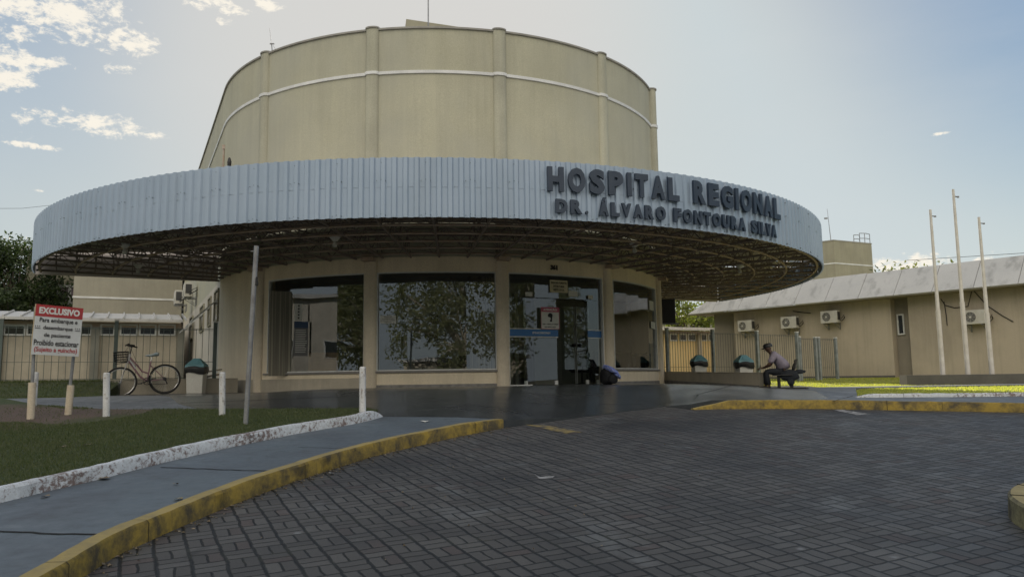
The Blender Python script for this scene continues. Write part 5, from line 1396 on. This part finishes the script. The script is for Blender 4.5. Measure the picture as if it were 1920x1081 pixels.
# ---- paper notices and boards on the glass (face the viewer)
def notice(name, label, a, z, w, h, mt, lines=(), r=R - .03, cat='notice', head=None, bold=.03):
    t = thing(name, label, cat, tuple(CYL(a, r, z)), world=True)
    b_ = board(a, r, z, w, h, M[mt], t, 'board' if cat == 'sign' else 'sheet')
    Tm = face_T(a, r + .0075, z)
    for i, (tx, yy, hh, ww, ink) in enumerate(lines):
        mb = MB(); put_text(mb, tx, lambda x, y, q, yy=yy: Tm(x, y + yy * h, q), width=ww * w, height=hh * h, bold=bold, depth=.001); mb.build('text', M[ink], t)
    return t, Tm
aa = lambda px, py: (lambda P: math.degrees(atan2(*(lambda u, v: (u, -v))(*uv(P)))))(None)
def cylhit(px, py, Rr=R):
    d = ray(px, py); D = Vector((d.x, d.y)); c = Vector((CX, CY)); dd = D.length; D = D / dd; b_ = D.dot(c); t = b_ - sqrt(b_ * b_ - (c.dot(c) - Rr * Rr)); P = d * (t / dd); u, v = uv(P); return math.degrees(atan2(u, -v)), P.z
def rect(x0, y0, x1, y1, Rr=R):
    a0, z0 = cylhit(x0, (y0 + y1) / 2, Rr); a1, _ = cylhit(x1, (y0 + y1) / 2, Rr); _, zt = cylhit((x0 + x1) / 2, y0, Rr); _, zb = cylhit((x0 + x1) / 2, y1, Rr)
    return (a0 + a1) / 2, (zt + zb) / 2, RAD(a1 - a0) * Rr, zt - zb
a, z, w, h = rect(1032, 525, 1065, 548)
notice('smoking_notice', 'cream board asking smokers not to smoke, above the door opening', a, z, w, h, 'cream_paper', [('SENHORES FUMANTES', .28, .18, .90, 'ink'), ('EVITEM FUMAR', 0, .18, .62, 'ink'), ('NESTE LOCAL', -.28, .18, .62, 'ink')], cat='sign')
a, z, w, h = rect(1015, 575.5, 1049.5, 616.5)
t, Tm = notice('mask_notice', 'white and pink ATENÇÃO notice with a masked head on the left door glass', a, z, w, h, 'paper', [('USO OBRIGATÓRIO', -.27, .075, .84, 'ink'), ('DE MÁSCARA', -.40, .075, .62, 'ink')], cat='sign')
mb = MB(); slab(mb, -w / 2, w / 2, h * .28, h / 2, .001, .003, Tm); 
for q in ((-w / 2, -w / 2 + .012, -h / 2, h * .28), (w / 2 - .012, w / 2, -h / 2, h * .28), (-w / 2, w / 2, -h / 2, -h / 2 + .01)): slab(mb, *q, .001, .002, Tm)
mb.build('header', M['pinkred'], t)
mb = MB(); put_text(mb, 'ATENÇÃO', lambda x, y, q: Tm(x, y + h * .385, q + .004), width=w * .74, height=h * .13, bold=.04, depth=.001); mb.build('heading', M['whiteink'], t)
def disc(mb, cx, cy, rx, ry, z, T_, n=20, a0=0, a1=2 * pi): P = [T_(cx + rx * cos(a0 + (a1 - a0) * i / n), cy + ry * sin(a0 + (a1 - a0) * i / n), z) for i in range(n)]; mb.add(P, [tuple(range(n))])
mb = MB(); disc(mb, .0, h * .12, w * .13, h * .115, .003, Tm); P = [(-.02, .03), (.11, .06), (.09, -.10), (.10, -.16), (-.02, -.16), (-.02, -.06)]; mb.add([Tm(x * w, y * h, .003) for x, y in P], [tuple(range(6))]); mb.build('head_symbol', M['ink'], t, fix=False)
mb = MB(); P = [(-.16, .06), (.0, .03), (.02, -.06), (-.06, -.10), (-.15, -.05)]; mb.add([Tm(x * w, y * h, .005) for x, y in P], [tuple(range(5))]); mb.build('mask_symbol', M['paper'], t, fix=False)
a, z, w, h = rect(712, 591, 742, 606)
notice('window_notice', 'small white paper notice with four lines on the middle window', a, z, w, h, 'paper', [('PEDIMOS QUE', .33, .12, .5, 'greyink'), ('AGUARDEM DO LADO', .1, .12, .78, 'greyink'), ('DE FORA COM O PACIENTE', -.12, .12, .9, 'greyink'), ('OBRIGADO', -.34, .12, .45, 'greyink')], bold=.02)
for x0, y0, x1, y1, lab in ((986, 547, 999, 555, 'small white paper high on the left door glass'), (1067, 545, 1084, 555, 'blank white paper right of the smoking board above the door'), (1104, 553, 1113, 560, 'tiny white paper near the right edge of the door glass'), (1219, 564, 1227, 581, 'upright white paper at the right edge of the right window'), (1222, 603, 1231, 616, 'small lined paper low at the right edge of the right window')):
    a, z, w, h = rect(x0, y0, x1, y1); notice('paper_notice', lab, a, z, w, h, 'paper')

# ---- lobby furniture
def seat_bench(label, n=4):
    t = thing('waiting_bench', label, 'bench', group='black waiting room benches')
    for i in range(n):
        x = (i - (n - 1) / 2) * .56
        mb = MB(); P = []; N = 16
        for y, s_ in ((-.03, .9), (0, 1.), (.03, .9)):
            for k in range(N): th = 2 * pi * k / N; c_, q_ = cos(th), sin(th); P.append((x + .21 * s_ * abs(c_) ** .7 * (1 if c_ > 0 else -1), y - .0, .66 + .16 * s_ * abs(q_) ** .7 * (1 if q_ > 0 else -1)))
        mb.add(P, [(j * N + k, j * N + (k + 1) % N, (j + 1) * N + (k + 1) % N, (j + 1) * N + k) for j in range(2) for k in range(N)] + [tuple(range(N)), tuple(range(2 * N, 3 * N))]); mb.build('backrest', M['vinyl'], t, smooth=True)
        mb = MB(); mb.box((x, .25, .41), (.46, .42, .05)); mb.build('seat', M['vinyl'], t, bevel=.02)
        mb = MB(); mb.path([(x, .04, .66), (x, .03, .45), (x, .16, .38)], .016, 5); mb.build('back_support', M['black'], t)
    mb = MB(); mb.box((0, .22, .36), (n * .56, .05, .05)); mb.build('beam', M['black'], t)
    for x in (-(n - 1) * .25, (n - 1) * .25): mb = MB(); mb.box((x, .22, .17), (.04, .04, .34)); mb.box((x, .22, .015), (.05, .45, .03)); mb.build('leg', M['black'], t)
    return t
def inside(px, py, v): return on_v(px, py, v)
p = inside(812, 690, -4.6); WB = seat_bench('row of four black chairs seen from behind through the middle window'); WB.location = (p.x, p.y, ZF); WB.rotation_euler = (0, 0, ROTZ * .45)
p = inside(1092, 690, -3.9); dup(WB, (p.x + .75, p.y + .1, ZF), ROTZ + pi * .0, 'row of black chairs seen through the open door, beside the wheelchair')
def wheelchair(label):
    t = thing('wheelchair', label, 'wheelchair', group='folded black wheelchairs in the lobby')
    for s_ in (-.26, .26):
        mb = MB(); mb.path([(s_, .30 * cos(i * pi / 14), .30 + .30 * sin(i * pi / 14)) for i in range(28)], .014, 5, closed=True); wh = mb.build('wheel', M['rubber'], t, smooth=True)
        mb = MB()
        for i in range(16): th = i * pi / 8; mb.tube((s_, 0, .30), (s_, .29 * cos(th), .30 + .29 * sin(th)), .003, 3, caps=False)
        mb.path([(s_ * 1.12, .25 * cos(i * pi / 12), .30 + .25 * sin(i * pi / 12)) for i in range(24)], .007, 4, closed=True); mb.build('spokes', M['chrome'], wh)
        mb = MB(); mb.path([(s_, -.48, .10 + .0 + .09 * 1), (s_, -.42, .46), (s_, .12, .48), (s_, .18, .9), (s_, .30, .93)], .013, 5); mb.path([(s_, .15, .70), (s_, -.18, .70), (s_, -.2, .48)], .012, 5); mb.build('side_frame', M['black'], t)
        mb = MB(); mb.path([(s_, -.42 + .07 * cos(i * pi / 8), .075 + .07 * sin(i * pi / 8)) for i in range(16)], .012, 4, closed=True); mb.build('caster', M['rubber'], t)
    mb = MB(); mb.box((0, -.12, .47), (.50, .46, .03)); mb.build('seat', M['navy'], t)
    mb = MB(); mb.box((0, .17, .70), (.50, .025, .42), rx=RAD(-6)); mb.build('backrest', M['navy'], t)
    mb = MB(); mb.box((0, -.52, .10), (.40, .16, .02)); mb.build('footrest', M['black'], t)
    return t
p = inside(1128, 700, -5.0); WC = wheelchair('black wheelchair just inside the open door on the right'); WC.location = (p.x, p.y, ZF); WC.rotation_euler = (0, 0, ROTZ + RAD(160))
for x, v, r_, lab in ((1168, -4.0, 150, 'black wheelchair parked behind the right window, nearest the door'), (1192, -3.7, 165, 'black wheelchair in the middle behind the right window'), (1216, -3.3, 150, 'black wheelchair at the right end behind the right window')):
    p = inside(x, 690, v); dup(WC, (p.x, p.y, ZF), ROTZ + RAD(r_), lab)
# pictures and panels on the inner walls, banners behind the left window
def wall_panel(name, label, px, v, mt, lines=0, cat='panel', th=.03, zfoot=False):
    x0, y0, x1, y1 = px; a_, c_ = on_v(x0, y0, v), on_v(x1, y1, v); t = thing(name, label, cat, tuple((a_ + c_) / 2), ROTZ, world=True)
    u0, u1 = uv(a_)[0], uv(c_)[0]; z1, z0 = a_.z, c_.z
    mb = MB(); bprism(mb, u0, u1, v, v + th, z0, z1); mb.build('panel', M[mt], t)
    return t, u0, u1, z0, z1
t, u0, u1, z0, z1 = wall_panel('text_banner', 'tall grey banner with a blue header and many lines behind the left window', (552, 602, 577, 667), -4.5, 'bannergrey', cat='banner')
mb = MB(); bprism(mb, u0, u1, -4.505, -4.501, z1 - .16, z1); mb.build('header', M['bannerblue'], t)
mb = MB()
for i in range(13): z = z1 - .22 - i * .045; bprism(mb, u0 + .03, u1 - .03 - .05 * random.random(), -4.506, -4.501, z, z + .014)
mb.build('text_lines', M['greyink'] if 0 else M['paper'], t)
t, u0, u1, z0, z1 = wall_panel('paper_strip', 'white paper strip with a column of dark squares behind the left window', (553, 569, 567, 600), -4.45, 'paper', cat='poster')
mb = MB()
for i in range(5): z = z1 - .05 - i * .075; bprism(mb, (u0 + u1) / 2 - .02, (u0 + u1) / 2 + .02, -4.456, -4.451, z - .02, z + .02)
mb.build('squares', M['ink'], t)
wall_panel('curtain', 'dark vertical blinds hanging behind the left part of the left window', (507, 545, 551, 704), -4.0, 'blind', cat='blinds')
wall_panel('curtain', 'vertical blinds hanging behind the right part of the middle window', (880, 514, 936, 702), -5.6, 'blind', cat='blinds')
wall_panel('reception_counter', 'pale wooden counter front low behind the left window', (586, 660, 634, 705), -3.9, 'wood', cat='counter', th=.5)
wall_panel('display_screen', 'dark screen hanging over the chairs behind the middle window', (791, 626, 821, 641), -3.2, 'black', cat='screen', th=.06)
wall_panel('poster', 'dark framed picture on the lobby wall behind the middle window', (809, 588, 822, 607), -2.45, 'ink', cat='poster')
wall_panel('poster', 'pale yellow poster on the lobby wall behind the middle window', (828, 589, 862, 604), -2.45, 'cream_paper', cat='poster')
wall_panel('wall_box', 'small black box high on the wall inside the door opening', (1098, 555, 1108, 564), -2.6, 'black', cat='box', th=.2)
wall_panel('wall_box', 'black rectangular board on the inner wall right of the door opening', (1083, 591, 1092, 603), -2.6, 'ink', cat='board', th=.04)
# glass inner door
t = thing('glass_door', 'inner glass door with black round handles behind the door opening', 'door', (*bx(BF(2.0, -4.2)), ZF), ROTZ, world=True)
a_ = on_v(1053, 700, -5.3); c_ = on_v(1108, 700, -5.3); u0, u1 = uv(a_)[0], uv(c_)[0]
for k in (0, 1):
    mb = MB(); w = (u1 - u0) / 2; mb.add([(*bx(BF(u0 + w * k + .01, -5.3)), ZF + .02), (*bx(BF(u0 + w * (k + 1) - .01, -5.3)), ZF + .02), (*bx(BF(u0 + w * (k + 1) - .01, -5.3)), 2.0), (*bx(BF(u0 + w * k + .01, -5.3)), 2.0)], [(0, 1, 2, 3)]); lf = mb.build('leaf', M['glassdoor'], t, fix=False)
    mb = MB(); bprism(mb, u0 + w + (.02 if k else -.03), u0 + w + (.03 if k else -.02), -5.32, -5.28, ZF + .02, 2.0); mb.build('edge_strip', M['alu'], lf)
    q = BF(u0 + w + (.09 if k else -.09), -5.36); mb = MB(); mb.lathe((q.x, q.y, .93), [(0, -.05), (.05, -.04), (.06, 0), (.05, .04), (0, .05)], 10); mb.build('handle', M['black'], lf)

# ---- backpack with a blue cloth beside the door
g = cylhit(1142, 712, R + .45); p = CYL(g[0], R + .42, ZF); p.z = drive_z(p.x, p.y)
t = thing('backpack', 'black backpack slumped against the pillar right of the door', 'bag', tuple(p), RAD(g[0]) + ROTZ)
def blob(mb, c, r, n=14, m_=9, seed=0, amp=.08, e=.8):
    rd = random.Random(seed); P = []; ph = [rd.uniform(0, 6) for _ in range(6)]
    for j in range(m_ + 1):
        for i in range(n):
            th, f_ = 2 * pi * i / n, -pi / 2 + pi * j / m_
            w = 1 + amp * (sin(2 * th + ph[0]) * cos(3 * f_ + ph[1]) + .6 * sin(5 * th + ph[2]) * sin(4 * f_ + ph[3]))
            sx = cos(f_) * cos(th); sy = cos(f_) * sin(th); sz = sin(f_)
            g_ = lambda q: math.copysign(abs(q) ** e, q)
            P.append((c[0] + r[0] * g_(sx) * w, c[1] + r[1] * g_(sy) * w, c[2] + r[2] * g_(sz) * w))
    mb.add(P, [(j * n + i, j * n + (i + 1) % n, (j + 1) * n + (i + 1) % n, (j + 1) * n + i) for j in range(m_) for i in range(n)])
mb = MB(); blob(mb, (-.02, 0, .20), (.19, .14, .20), seed=2, e=.7); mb.build('main_pocket', M['navy'], t, smooth=True)
mb = MB(); blob(mb, (.03, -.13, .14), (.15, .07, .12), seed=4, e=.7); mb.build('front_pocket', M['navy'], t, smooth=True)
mb = MB(); mb.path([(-.12, .1, .38), (-.17, .12, .25), (-.15, .1, .05)], .014, 5); mb.path([(-.05, 0, .40), (-.02, 0, .45), (.02, 0, .40)], .01, 5); mb.build('strap', M['navy'], t, smooth=True)
mb = MB(); blob(mb, (.04, -.06, .37), (.20, .17, .075), n=18, m_=10, seed=21, amp=.16, e=.85); blob(mb, (.17, -.12, .29), (.11, .12, .06), seed=23, amp=.2)
mb.v = [(x, y, z - .35 * (x - .04) - .25 * (-.06 - y)) for x, y, z in mb.v]
o = mb.build('folded_cloth', M['bluecloth'], fix=False, smooth=True); o.location = t.location; o.rotation_euler = t.rotation_euler; tag(o, 'blue cloth thrown over the black backpack by the door', 'cloth')

# ---- steel bench under the seated man
pb = atY(1466, 727, 19.45); zb = drive_z(pb.x, pb.y)
t = thing('bench', 'low dark metal bench with upright back rest under the seated man', 'bench', (pb.x, pb.y, zb), RAD(-17))
mb = MB(); mb.box((.02, .0, .34), (.44, 1.1, .03)); mb.build('seat', M['black'], t, bevel=.01)
mb = MB(); mb.box((.335, 0, .60), (.03, 1.1, .26), ry=RAD(14)); mb.build('backrest', M['acdark'], t, bevel=.01)
for y in (-.42, .42):
    mb = MB(); mb.box((.23, y, .19), (.05, .05, .31)); mb.box((-.06, y, .17), (.05, .05, .31)); mb.box((.08, y, .015), (1.02, .07, .03)); mb.tube((.25, y, .34), (.33, y, .62), .02, 6); mb.build('leg_frame', M['black'], t)

# ---- the seated man, facing left and leaning forward
def skin_obj(name, chains, mt, parent, root=0, lvl=2):
    """chains: lists of (x, y, z, r); points shared by position are merged"""
    V, E, Rr, idx = [], [], [], {}
    for ch in chains:
        prev = None
        for q in ch:
            key = tuple(round(c, 3) for c in q[:3])
            if key not in idx: idx[key] = len(V); V.append(q[:3]); Rr.append(q[3])
            i = idx[key]
            if prev is not None and prev != i: E.append((prev, i))
            prev = i
    me = bpy.data.meshes.new(name); me.from_pydata(V, E, []); o = bpy.data.objects.new(name, me); COL.objects.link(o); me.materials.append(mt)
    md = o.modifiers.new('skin', 'SKIN'); md.use_smooth_shade = True
    sv = me.skin_vertices[0].data
    for i, r in enumerate(Rr): sv[i].radius = (r, r) if not isinstance(r, tuple) else r
    sv[root].use_root = True
    sb = o.modifiers.new('sub', 'SUBSURF'); sb.levels = lvl; sb.render_levels = lvl
    dg = bpy.context.evaluated_depsgraph_get(); m2 = bpy.data.meshes.new_from_object(o.evaluated_get(dg))
    bpy.data.objects.remove(o)
    m2.name = name; m2.materials.clear(); m2.materials.append(mt)
    for p in m2.polygons: p.use_smooth = True
    o = bpy.data.objects.new(name, m2); COL.objects.link(o); o.parent = parent
    return o
PM = thing('person', 'man in black cap, lilac shirt and dark jeans sitting hunched on the bench', 'person', (pb.x - .02, pb.y, zb), RAD(-14))
PM.scale = (.92, 1.0, .90)
HIP, CH, NK = (.10, 0, .50), (-.06, 0, .86), (-.20, 0, 1.00)
knee = lambda s: (-.36, .14 * s, .50); ank = lambda s: (-.34 - .03 * s, .15 * s, .08)
sh = lambda s: (-.14, .19 * s, .93); el = lambda s: (-.30, .25 * s, .66) if s < 0 else (-.22, .25, .66); wr_ = lambda s: (-.44, .11 * s, .58)
body = [[(*HIP, .14), (.05, 0, .66, .135), (*CH, .145), (*NK, .068), (-.25, 0, 1.05, .062), (-.295, 0, 1.10, .098), (-.285, 0, 1.165, .104)]]
for s in (-1, 1):
    hx, hy, hz = wr_(s)
    body += [[(*CH, .145), (*sh(s), .065), (*el(s), .042), (hx, hy, hz, .027), (hx - .06, hy, hz - .005, .034)]]
    for k, (dy, ln) in enumerate(((-.03, .055), (-.01, .07), (.012, .066), (.032, .05))):
        body += [[(hx - .06, hy, hz - .005, .034), (hx - .09, hy + dy, hz - .008, .010), (hx - .09 - ln * .6, hy + dy * 1.1, hz - .02, .009), (hx - .09 - ln * .8, hy + dy * 1.1, hz - .045, .008)]]
    body += [[(hx - .03, hy, hz, .03), (hx - .06, hy - .045 * s, hz + .015, .011), (hx - .10, hy - .05 * s, hz + .005, .009)]]
    body += [[(*HIP, .14), (.04, .09 * s, .47, .095), (*knee(s), .062), (*ank(s), .042), (ank(s)[0] - .10, .16 * s, .035, .035), (ank(s)[0] - .17, .165 * s, .03, .028)]]
bo = skin_obj('body', body, M['skin'], PM)
# nose and ears as small additions to the head shape
mb = MB(); mb.tube((-.375, 0, 1.125), (-.412, 0, 1.10), .013, 6, .015); mb.tube((-.38, 0, 1.065), (-.395, 0, 1.067), .02, 6); 
for s in (-1, 1): mb.tube((-.275, .095 * s, 1.12), (-.275, .112 * s, 1.12), .026, 8)
mb.build('face_features', M['skin'], PM)
# shirt
shirt = [[(.12, 0, .50, .185), (.08, 0, .67, .20), (-.03, 0, .85, .20), (-.17, 0, .975, .09)]]
for s in (-1, 1):
    shirt += [[(-.03, 0, .85, .20), (*sh(s), .105), (sh(s)[0] + (el(s)[0] - sh(s)[0]) * .9, sh(s)[1] + .055 * s, .70, .078)]]
skin_obj('shirt', shirt, M['shirt'], PM)
tr = []
for s in (-1, 1): tr += [[(.13, 0, .47, .16), (.02, .10 * s, .455, .115), (knee(s)[0] + .12, .14 * s, .485, .095), (knee(s)[0], .14 * s, .475, .085), (knee(s)[0] + .0, .145 * s, .30, .075), (ank(s)[0] + .0, .15 * s, .10, .068)]]
skin_obj('trousers', tr, M['jeans'], PM)
for s in (-1, 1): skin_obj('shoe', [[(ank(s)[0] + .04, .15 * s, .045, .045), (ank(s)[0] - .08, .16 * s, .04, .045), (ank(s)[0] - .19, .168 * s, .035, .034)]], M['shoe'], PM)
mb = MB(); hc = Vector((-.285, 0, 1.155)); N = 16; P = []
for j, (rr, zz) in enumerate(((.116, -.005), (.119, .03), (.110, .07), (.076, .102), (.0, .112))):
    for i in range(N): th = 2 * pi * i / N; q = Vector((rr * 1.06 * cos(th), rr * .92 * sin(th), zz)); q = Matrix.Rotation(RAD(-10), 3, 'Y') @ q; P.append(hc + q)
mb.add(P, [(j * N + i, j * N + (i + 1) % N, (j + 1) * N + (i + 1) % N, (j + 1) * N + i) for j in range(4) for i in range(N)])
cap = mb.build('cap', M['black'], PM, smooth=True)
mb = MB(); P = []
for i in range(9): th = pi - pi / 3.2 + i * (2 * pi / 3.2) / 8; P += [hc + Matrix.Rotation(RAD(-10), 3, 'Y') @ Vector((.115 * cos(th), .10 * sin(th), 0)), hc + Matrix.Rotation(RAD(-10), 3, 'Y') @ Vector((-.05 + .165 * cos(th), .095 * sin(th), -.025))]
mb.add(P, [(2 * i, 2 * i + 1, 2 * i + 3, 2 * i + 2) for i in range(8)]); pk = mb.build('cap_peak', M['black'], cap, fix=False); md = pk.modifiers.new('t', 'SOLIDIFY'); md.thickness = .008
# jacket hanging from the bench behind him, phone in his hands
mb = MB(); blob(mb, (.18, -.42, .33), (.20, .10, .13), seed=5, amp=.15); blob(mb, (.42, -.36, .42), (.13, .06, .05), seed=8, amp=.15); blob(mb, (.20, -.44, .22), (.09, .05, .12), seed=12, amp=.2)
o = mb.build('jacket', M['jacket'], smooth=True); o.location = (pb.x, pb.y, zb); o.rotation_euler = (0, 0, RAD(-17)); tag(o, 'dark jacket hanging over the bench behind the seated man', 'jacket')
mb = MB(); mb.box((0, 0, 0), (.075, .012, .15)); o = mb.build('mobile_phone', M['black'], bevel=.004); o.location = Vector((pb.x, pb.y, zb)) + Matrix.Rotation(RAD(-14), 3, 'Z') @ Vector((-.50, 0, .53)); o.rotation_euler = (RAD(20), 0, RAD(80)); tag(o, 'dark mobile phone held by the seated man', 'phone')

# ---- round kerbed island at the right edge
ic = Vector((4.52, 5.42, 0)); ri = 1.0
t = thing('kerbed_island', 'round island with a broad dull yellow kerb cut by the right edge', 'traffic island', (ic.x, ic.y, road_z(ic.x, ic.y)), world=True)
mb = MB(); N = 72; P = []
for i in range(N):
    th = 2 * pi * i / N; q = lambda r, z: (ic.x + r * cos(th), ic.y + r * sin(th), road_z(ic.x + r * cos(th), ic.y + r * sin(th)) + z)
    P += [q(ri + .01, -.08), q(ri, .15), q(ri - .02, .17), q(ri - .22, .17), q(ri - .22, .05)]
mb.add(P, [(5 * i + k, 5 * ((i + 1) % N) + k, 5 * ((i + 1) % N) + k + 1, 5 * i + k + 1) for i in range(N) for k in range(4)])
M['island'] = mat('island_kerb_paint', (.30, .27, .13), .8, scale=3, col2=(.20, .19, .11), bump=.004, bscale=28, fn=kerbyel); mb.build('kerb_ring', M['island'], t, smooth=True)
mb = MB(); P = [(ic.x + (ri - .215) * cos(2 * pi * i / 40), ic.y + (ri - .215) * sin(2 * pi * i / 40), road_z(ic.x, ic.y) + .12) for i in range(40)]; mb.add(P, [tuple(range(40))]); mb.build('soil', M['soil'], t, fix=False)
mb = MB()
for i in range(14): th = 2 * pi * i / 14; a_ = Vector((ic.x + (ri - .21) * cos(th), ic.y + (ri - .21) * sin(th), 0)); c_ = Vector((ic.x + (ri - .01) * cos(th), ic.y + (ri - .01) * sin(th), 0)); a_.z = road_z(a_.x, a_.y) + .172; c_.z = road_z(c_.x, c_.y) + .172; mb.tube(a_, c_, .004, 4)
mb.build('kerb_joints', M['joint'], t)

# ================================================================== GRASS, LEAVES, GRIT
def poly_sampler(poly):
    xs = [p[0] for p in poly]; ys = [p[1] for p in poly]; n = len(poly)
    def ins(x, y):
        c = False; j = n - 1
        for i in range(n):
            if (ys[i] > y) != (ys[j] > y) and x < (xs[j] - xs[i]) * (y - ys[i]) / (ys[j] - ys[i]) + xs[i]: c = not c
            j = i
        return c
    return ins
def blades(name, poly, zf, n, hmin, hmax, w, mt, box, skip=None, label=None):
    ins = poly_sampler(poly); V, Fc = [], []; k = 0; tries = 0
    while k < n and tries < n * 6:
        tries += 1; x, y = random.uniform(box[0], box[1]), random.uniform(box[2], box[3])
        if abs(x) > y * .72 or not ins(x, y) or (skip and skip(x, y)): continue
        z = zf(x, y) - .004; h = random.uniform(hmin, hmax); th = random.uniform(0, 6.28); dx, dy = cos(th) * w, sin(th) * w; lx, ly = random.gauss(0, h * .45), random.gauss(0, h * .45)
        o = len(V); V += [(x - dx, y - dy, z), (x + dx, y + dy, z), (x + lx, y + ly, z + h)]; Fc.append((o, o + 1, o + 2)); k += 1
    me = bpy.data.meshes.new(name); me.from_pydata(V, [], Fc); me.materials.append(M[mt]); o = bpy.data.objects.new(name, me); COL.objects.link(o)
    return tag(o, label, None, kind='stuff')
soilskip = lambda x, y: (sqrt((x + 7.6) ** 2 + 3.2 * (y - 11.3) ** 2) < 2.1 + .5 * sin(3 * x) and random.random() < .93)
blades('grass', ll_poly, lawn_left_z, 60000, .015, .04, .004, 'blade', (-9.5, -.3, 5.5, 12.6), soilskip)
blades('grass', rl, lawn_right_z, 40000, .02, .05, .012, 'bladesun', (5.6, 22, 13.1, 34))
blades('grass', bl, back_lawn_z, 9000, .04, .08, .008, 'blade', (-16, -8, 14.5, 22))
# weeds along the kerbs
def scatter(name, label, cat, pts, size, mt, flat=True):
    pass
# dry leaves: single things would be too small to tell apart
mb = MB(); rd = random.Random(4)
L = densify(kerbL[:8], .1)
for _ in range(420):
    p = rd.choice(L); o_ = abs(rd.gauss(0, .06)) + .01; q = Vector((p.x + o_ * 1.2, p.y - o_ * .6, 0)); s_ = rd.uniform(.006, .02); th = rd.uniform(0, 6.28)
    if rd.random() < .25: q += Vector((rd.uniform(0, 3), rd.uniform(-2, 2), 0)); s_ *= .7
    z = road_z(q.x, q.y) + .006
    mb.add([(q.x + s_ * cos(th), q.y + s_ * sin(th), z), (q.x - s_ * .5 * sin(th), q.y + s_ * .5 * cos(th), z + rd.uniform(.003, .015)), (q.x - s_ * cos(th), q.y - s_ * sin(th), z), (q.x + s_ * .5 * sin(th), q.y - s_ * .5 * cos(th), z + rd.uniform(0, .008))], [(0, 1, 2), (0, 2, 3)])
M['litter'] = mat('dry_leaf', (.28, .24, .17), .8, scale=20, col2=(.14, .10, .06)); o = mb.build('leaf_litter', M['litter'], fix=False); tag(o, None, None, kind='stuff')
# a few larger dead leaves and paper scraps
def scrap(px, py, s_, zf, mt, lab, name='dead_leaf', cat='leaf'):
    g = G(px, py, zf); mb = MB(); rd = random.Random(px); n = 7; P = [(0, 0, .012)]
    for i in range(n): th = 2 * pi * i / n; r = s_ * rd.uniform(.55, 1.1); P.append((r * cos(th), r * .6 * sin(th), rd.uniform(.002, .02)))
    mb.add(P, [(0, 1 + i, 1 + (i + 1) % n) for i in range(n)]); o = mb.build(name, M[mt], fix=False); o.location = (g.x, g.y, g.z + .004); o.rotation_euler = (0, 0, rd.uniform(0, 3)); tag(o, lab, cat)
scrap(195, 898, .08, drive_z, 'litter', 'curled dead leaf on the sidewalk below the white kerb')
scrap(84, 932, .05, drive_z, 'litter', 'small dead leaf on the left end of the sidewalk')
scrap(330, 909, .035, drive_z, 'litter', 'tiny dead leaf in the middle of the sidewalk')
scrap(123, 837, .06, lawn_left_z, 'litter', 'pale dead leaf on the lawn, left one of two')
scrap(166, 835, .07, lawn_left_z, 'litter', 'pale dead leaf on the lawn, right one of two')
scrap(621, 889, .05, road_z, 'paper', 'white scrap of paper on the pavers near the yellow kerb', 'paper_scrap', 'paper scrap')
scrap(797, 791, .07, drive_z, 'paper', 'small white scrap on the sidewalk near the end of the yellow kerb', 'paper_scrap', 'paper scrap')
scrap(334, 937, .05, drive_z, 'kerbyellow', 'chip of yellow kerb lying on the sidewalk edge', 'kerb_chip', 'stone')
# overhead wire, far left
a_, c_ = atY(-60, 391, 40), atY(130, 381, 46); mb = MB(); mb.path([a_, (a_ + c_) / 2 - Vector((0, 0, .15)), c_], .009, 4); c2 = atY(800, 330, 90); mb.tube(c_, c2, .009, 4); tag(mb.build('overhead_wire', M['rubber']), 'thin overhead wire in the sky left of the canopy', 'wire')
a_, c_ = atY(1700, 488, 55), atY(2100, 463, 42); mb = MB(); mb.tube(a_, c_, .02, 4); tag(mb.build('overhead_wire', M['rubber']), 'thin overhead wire just above the annex roof on the right', 'wire')
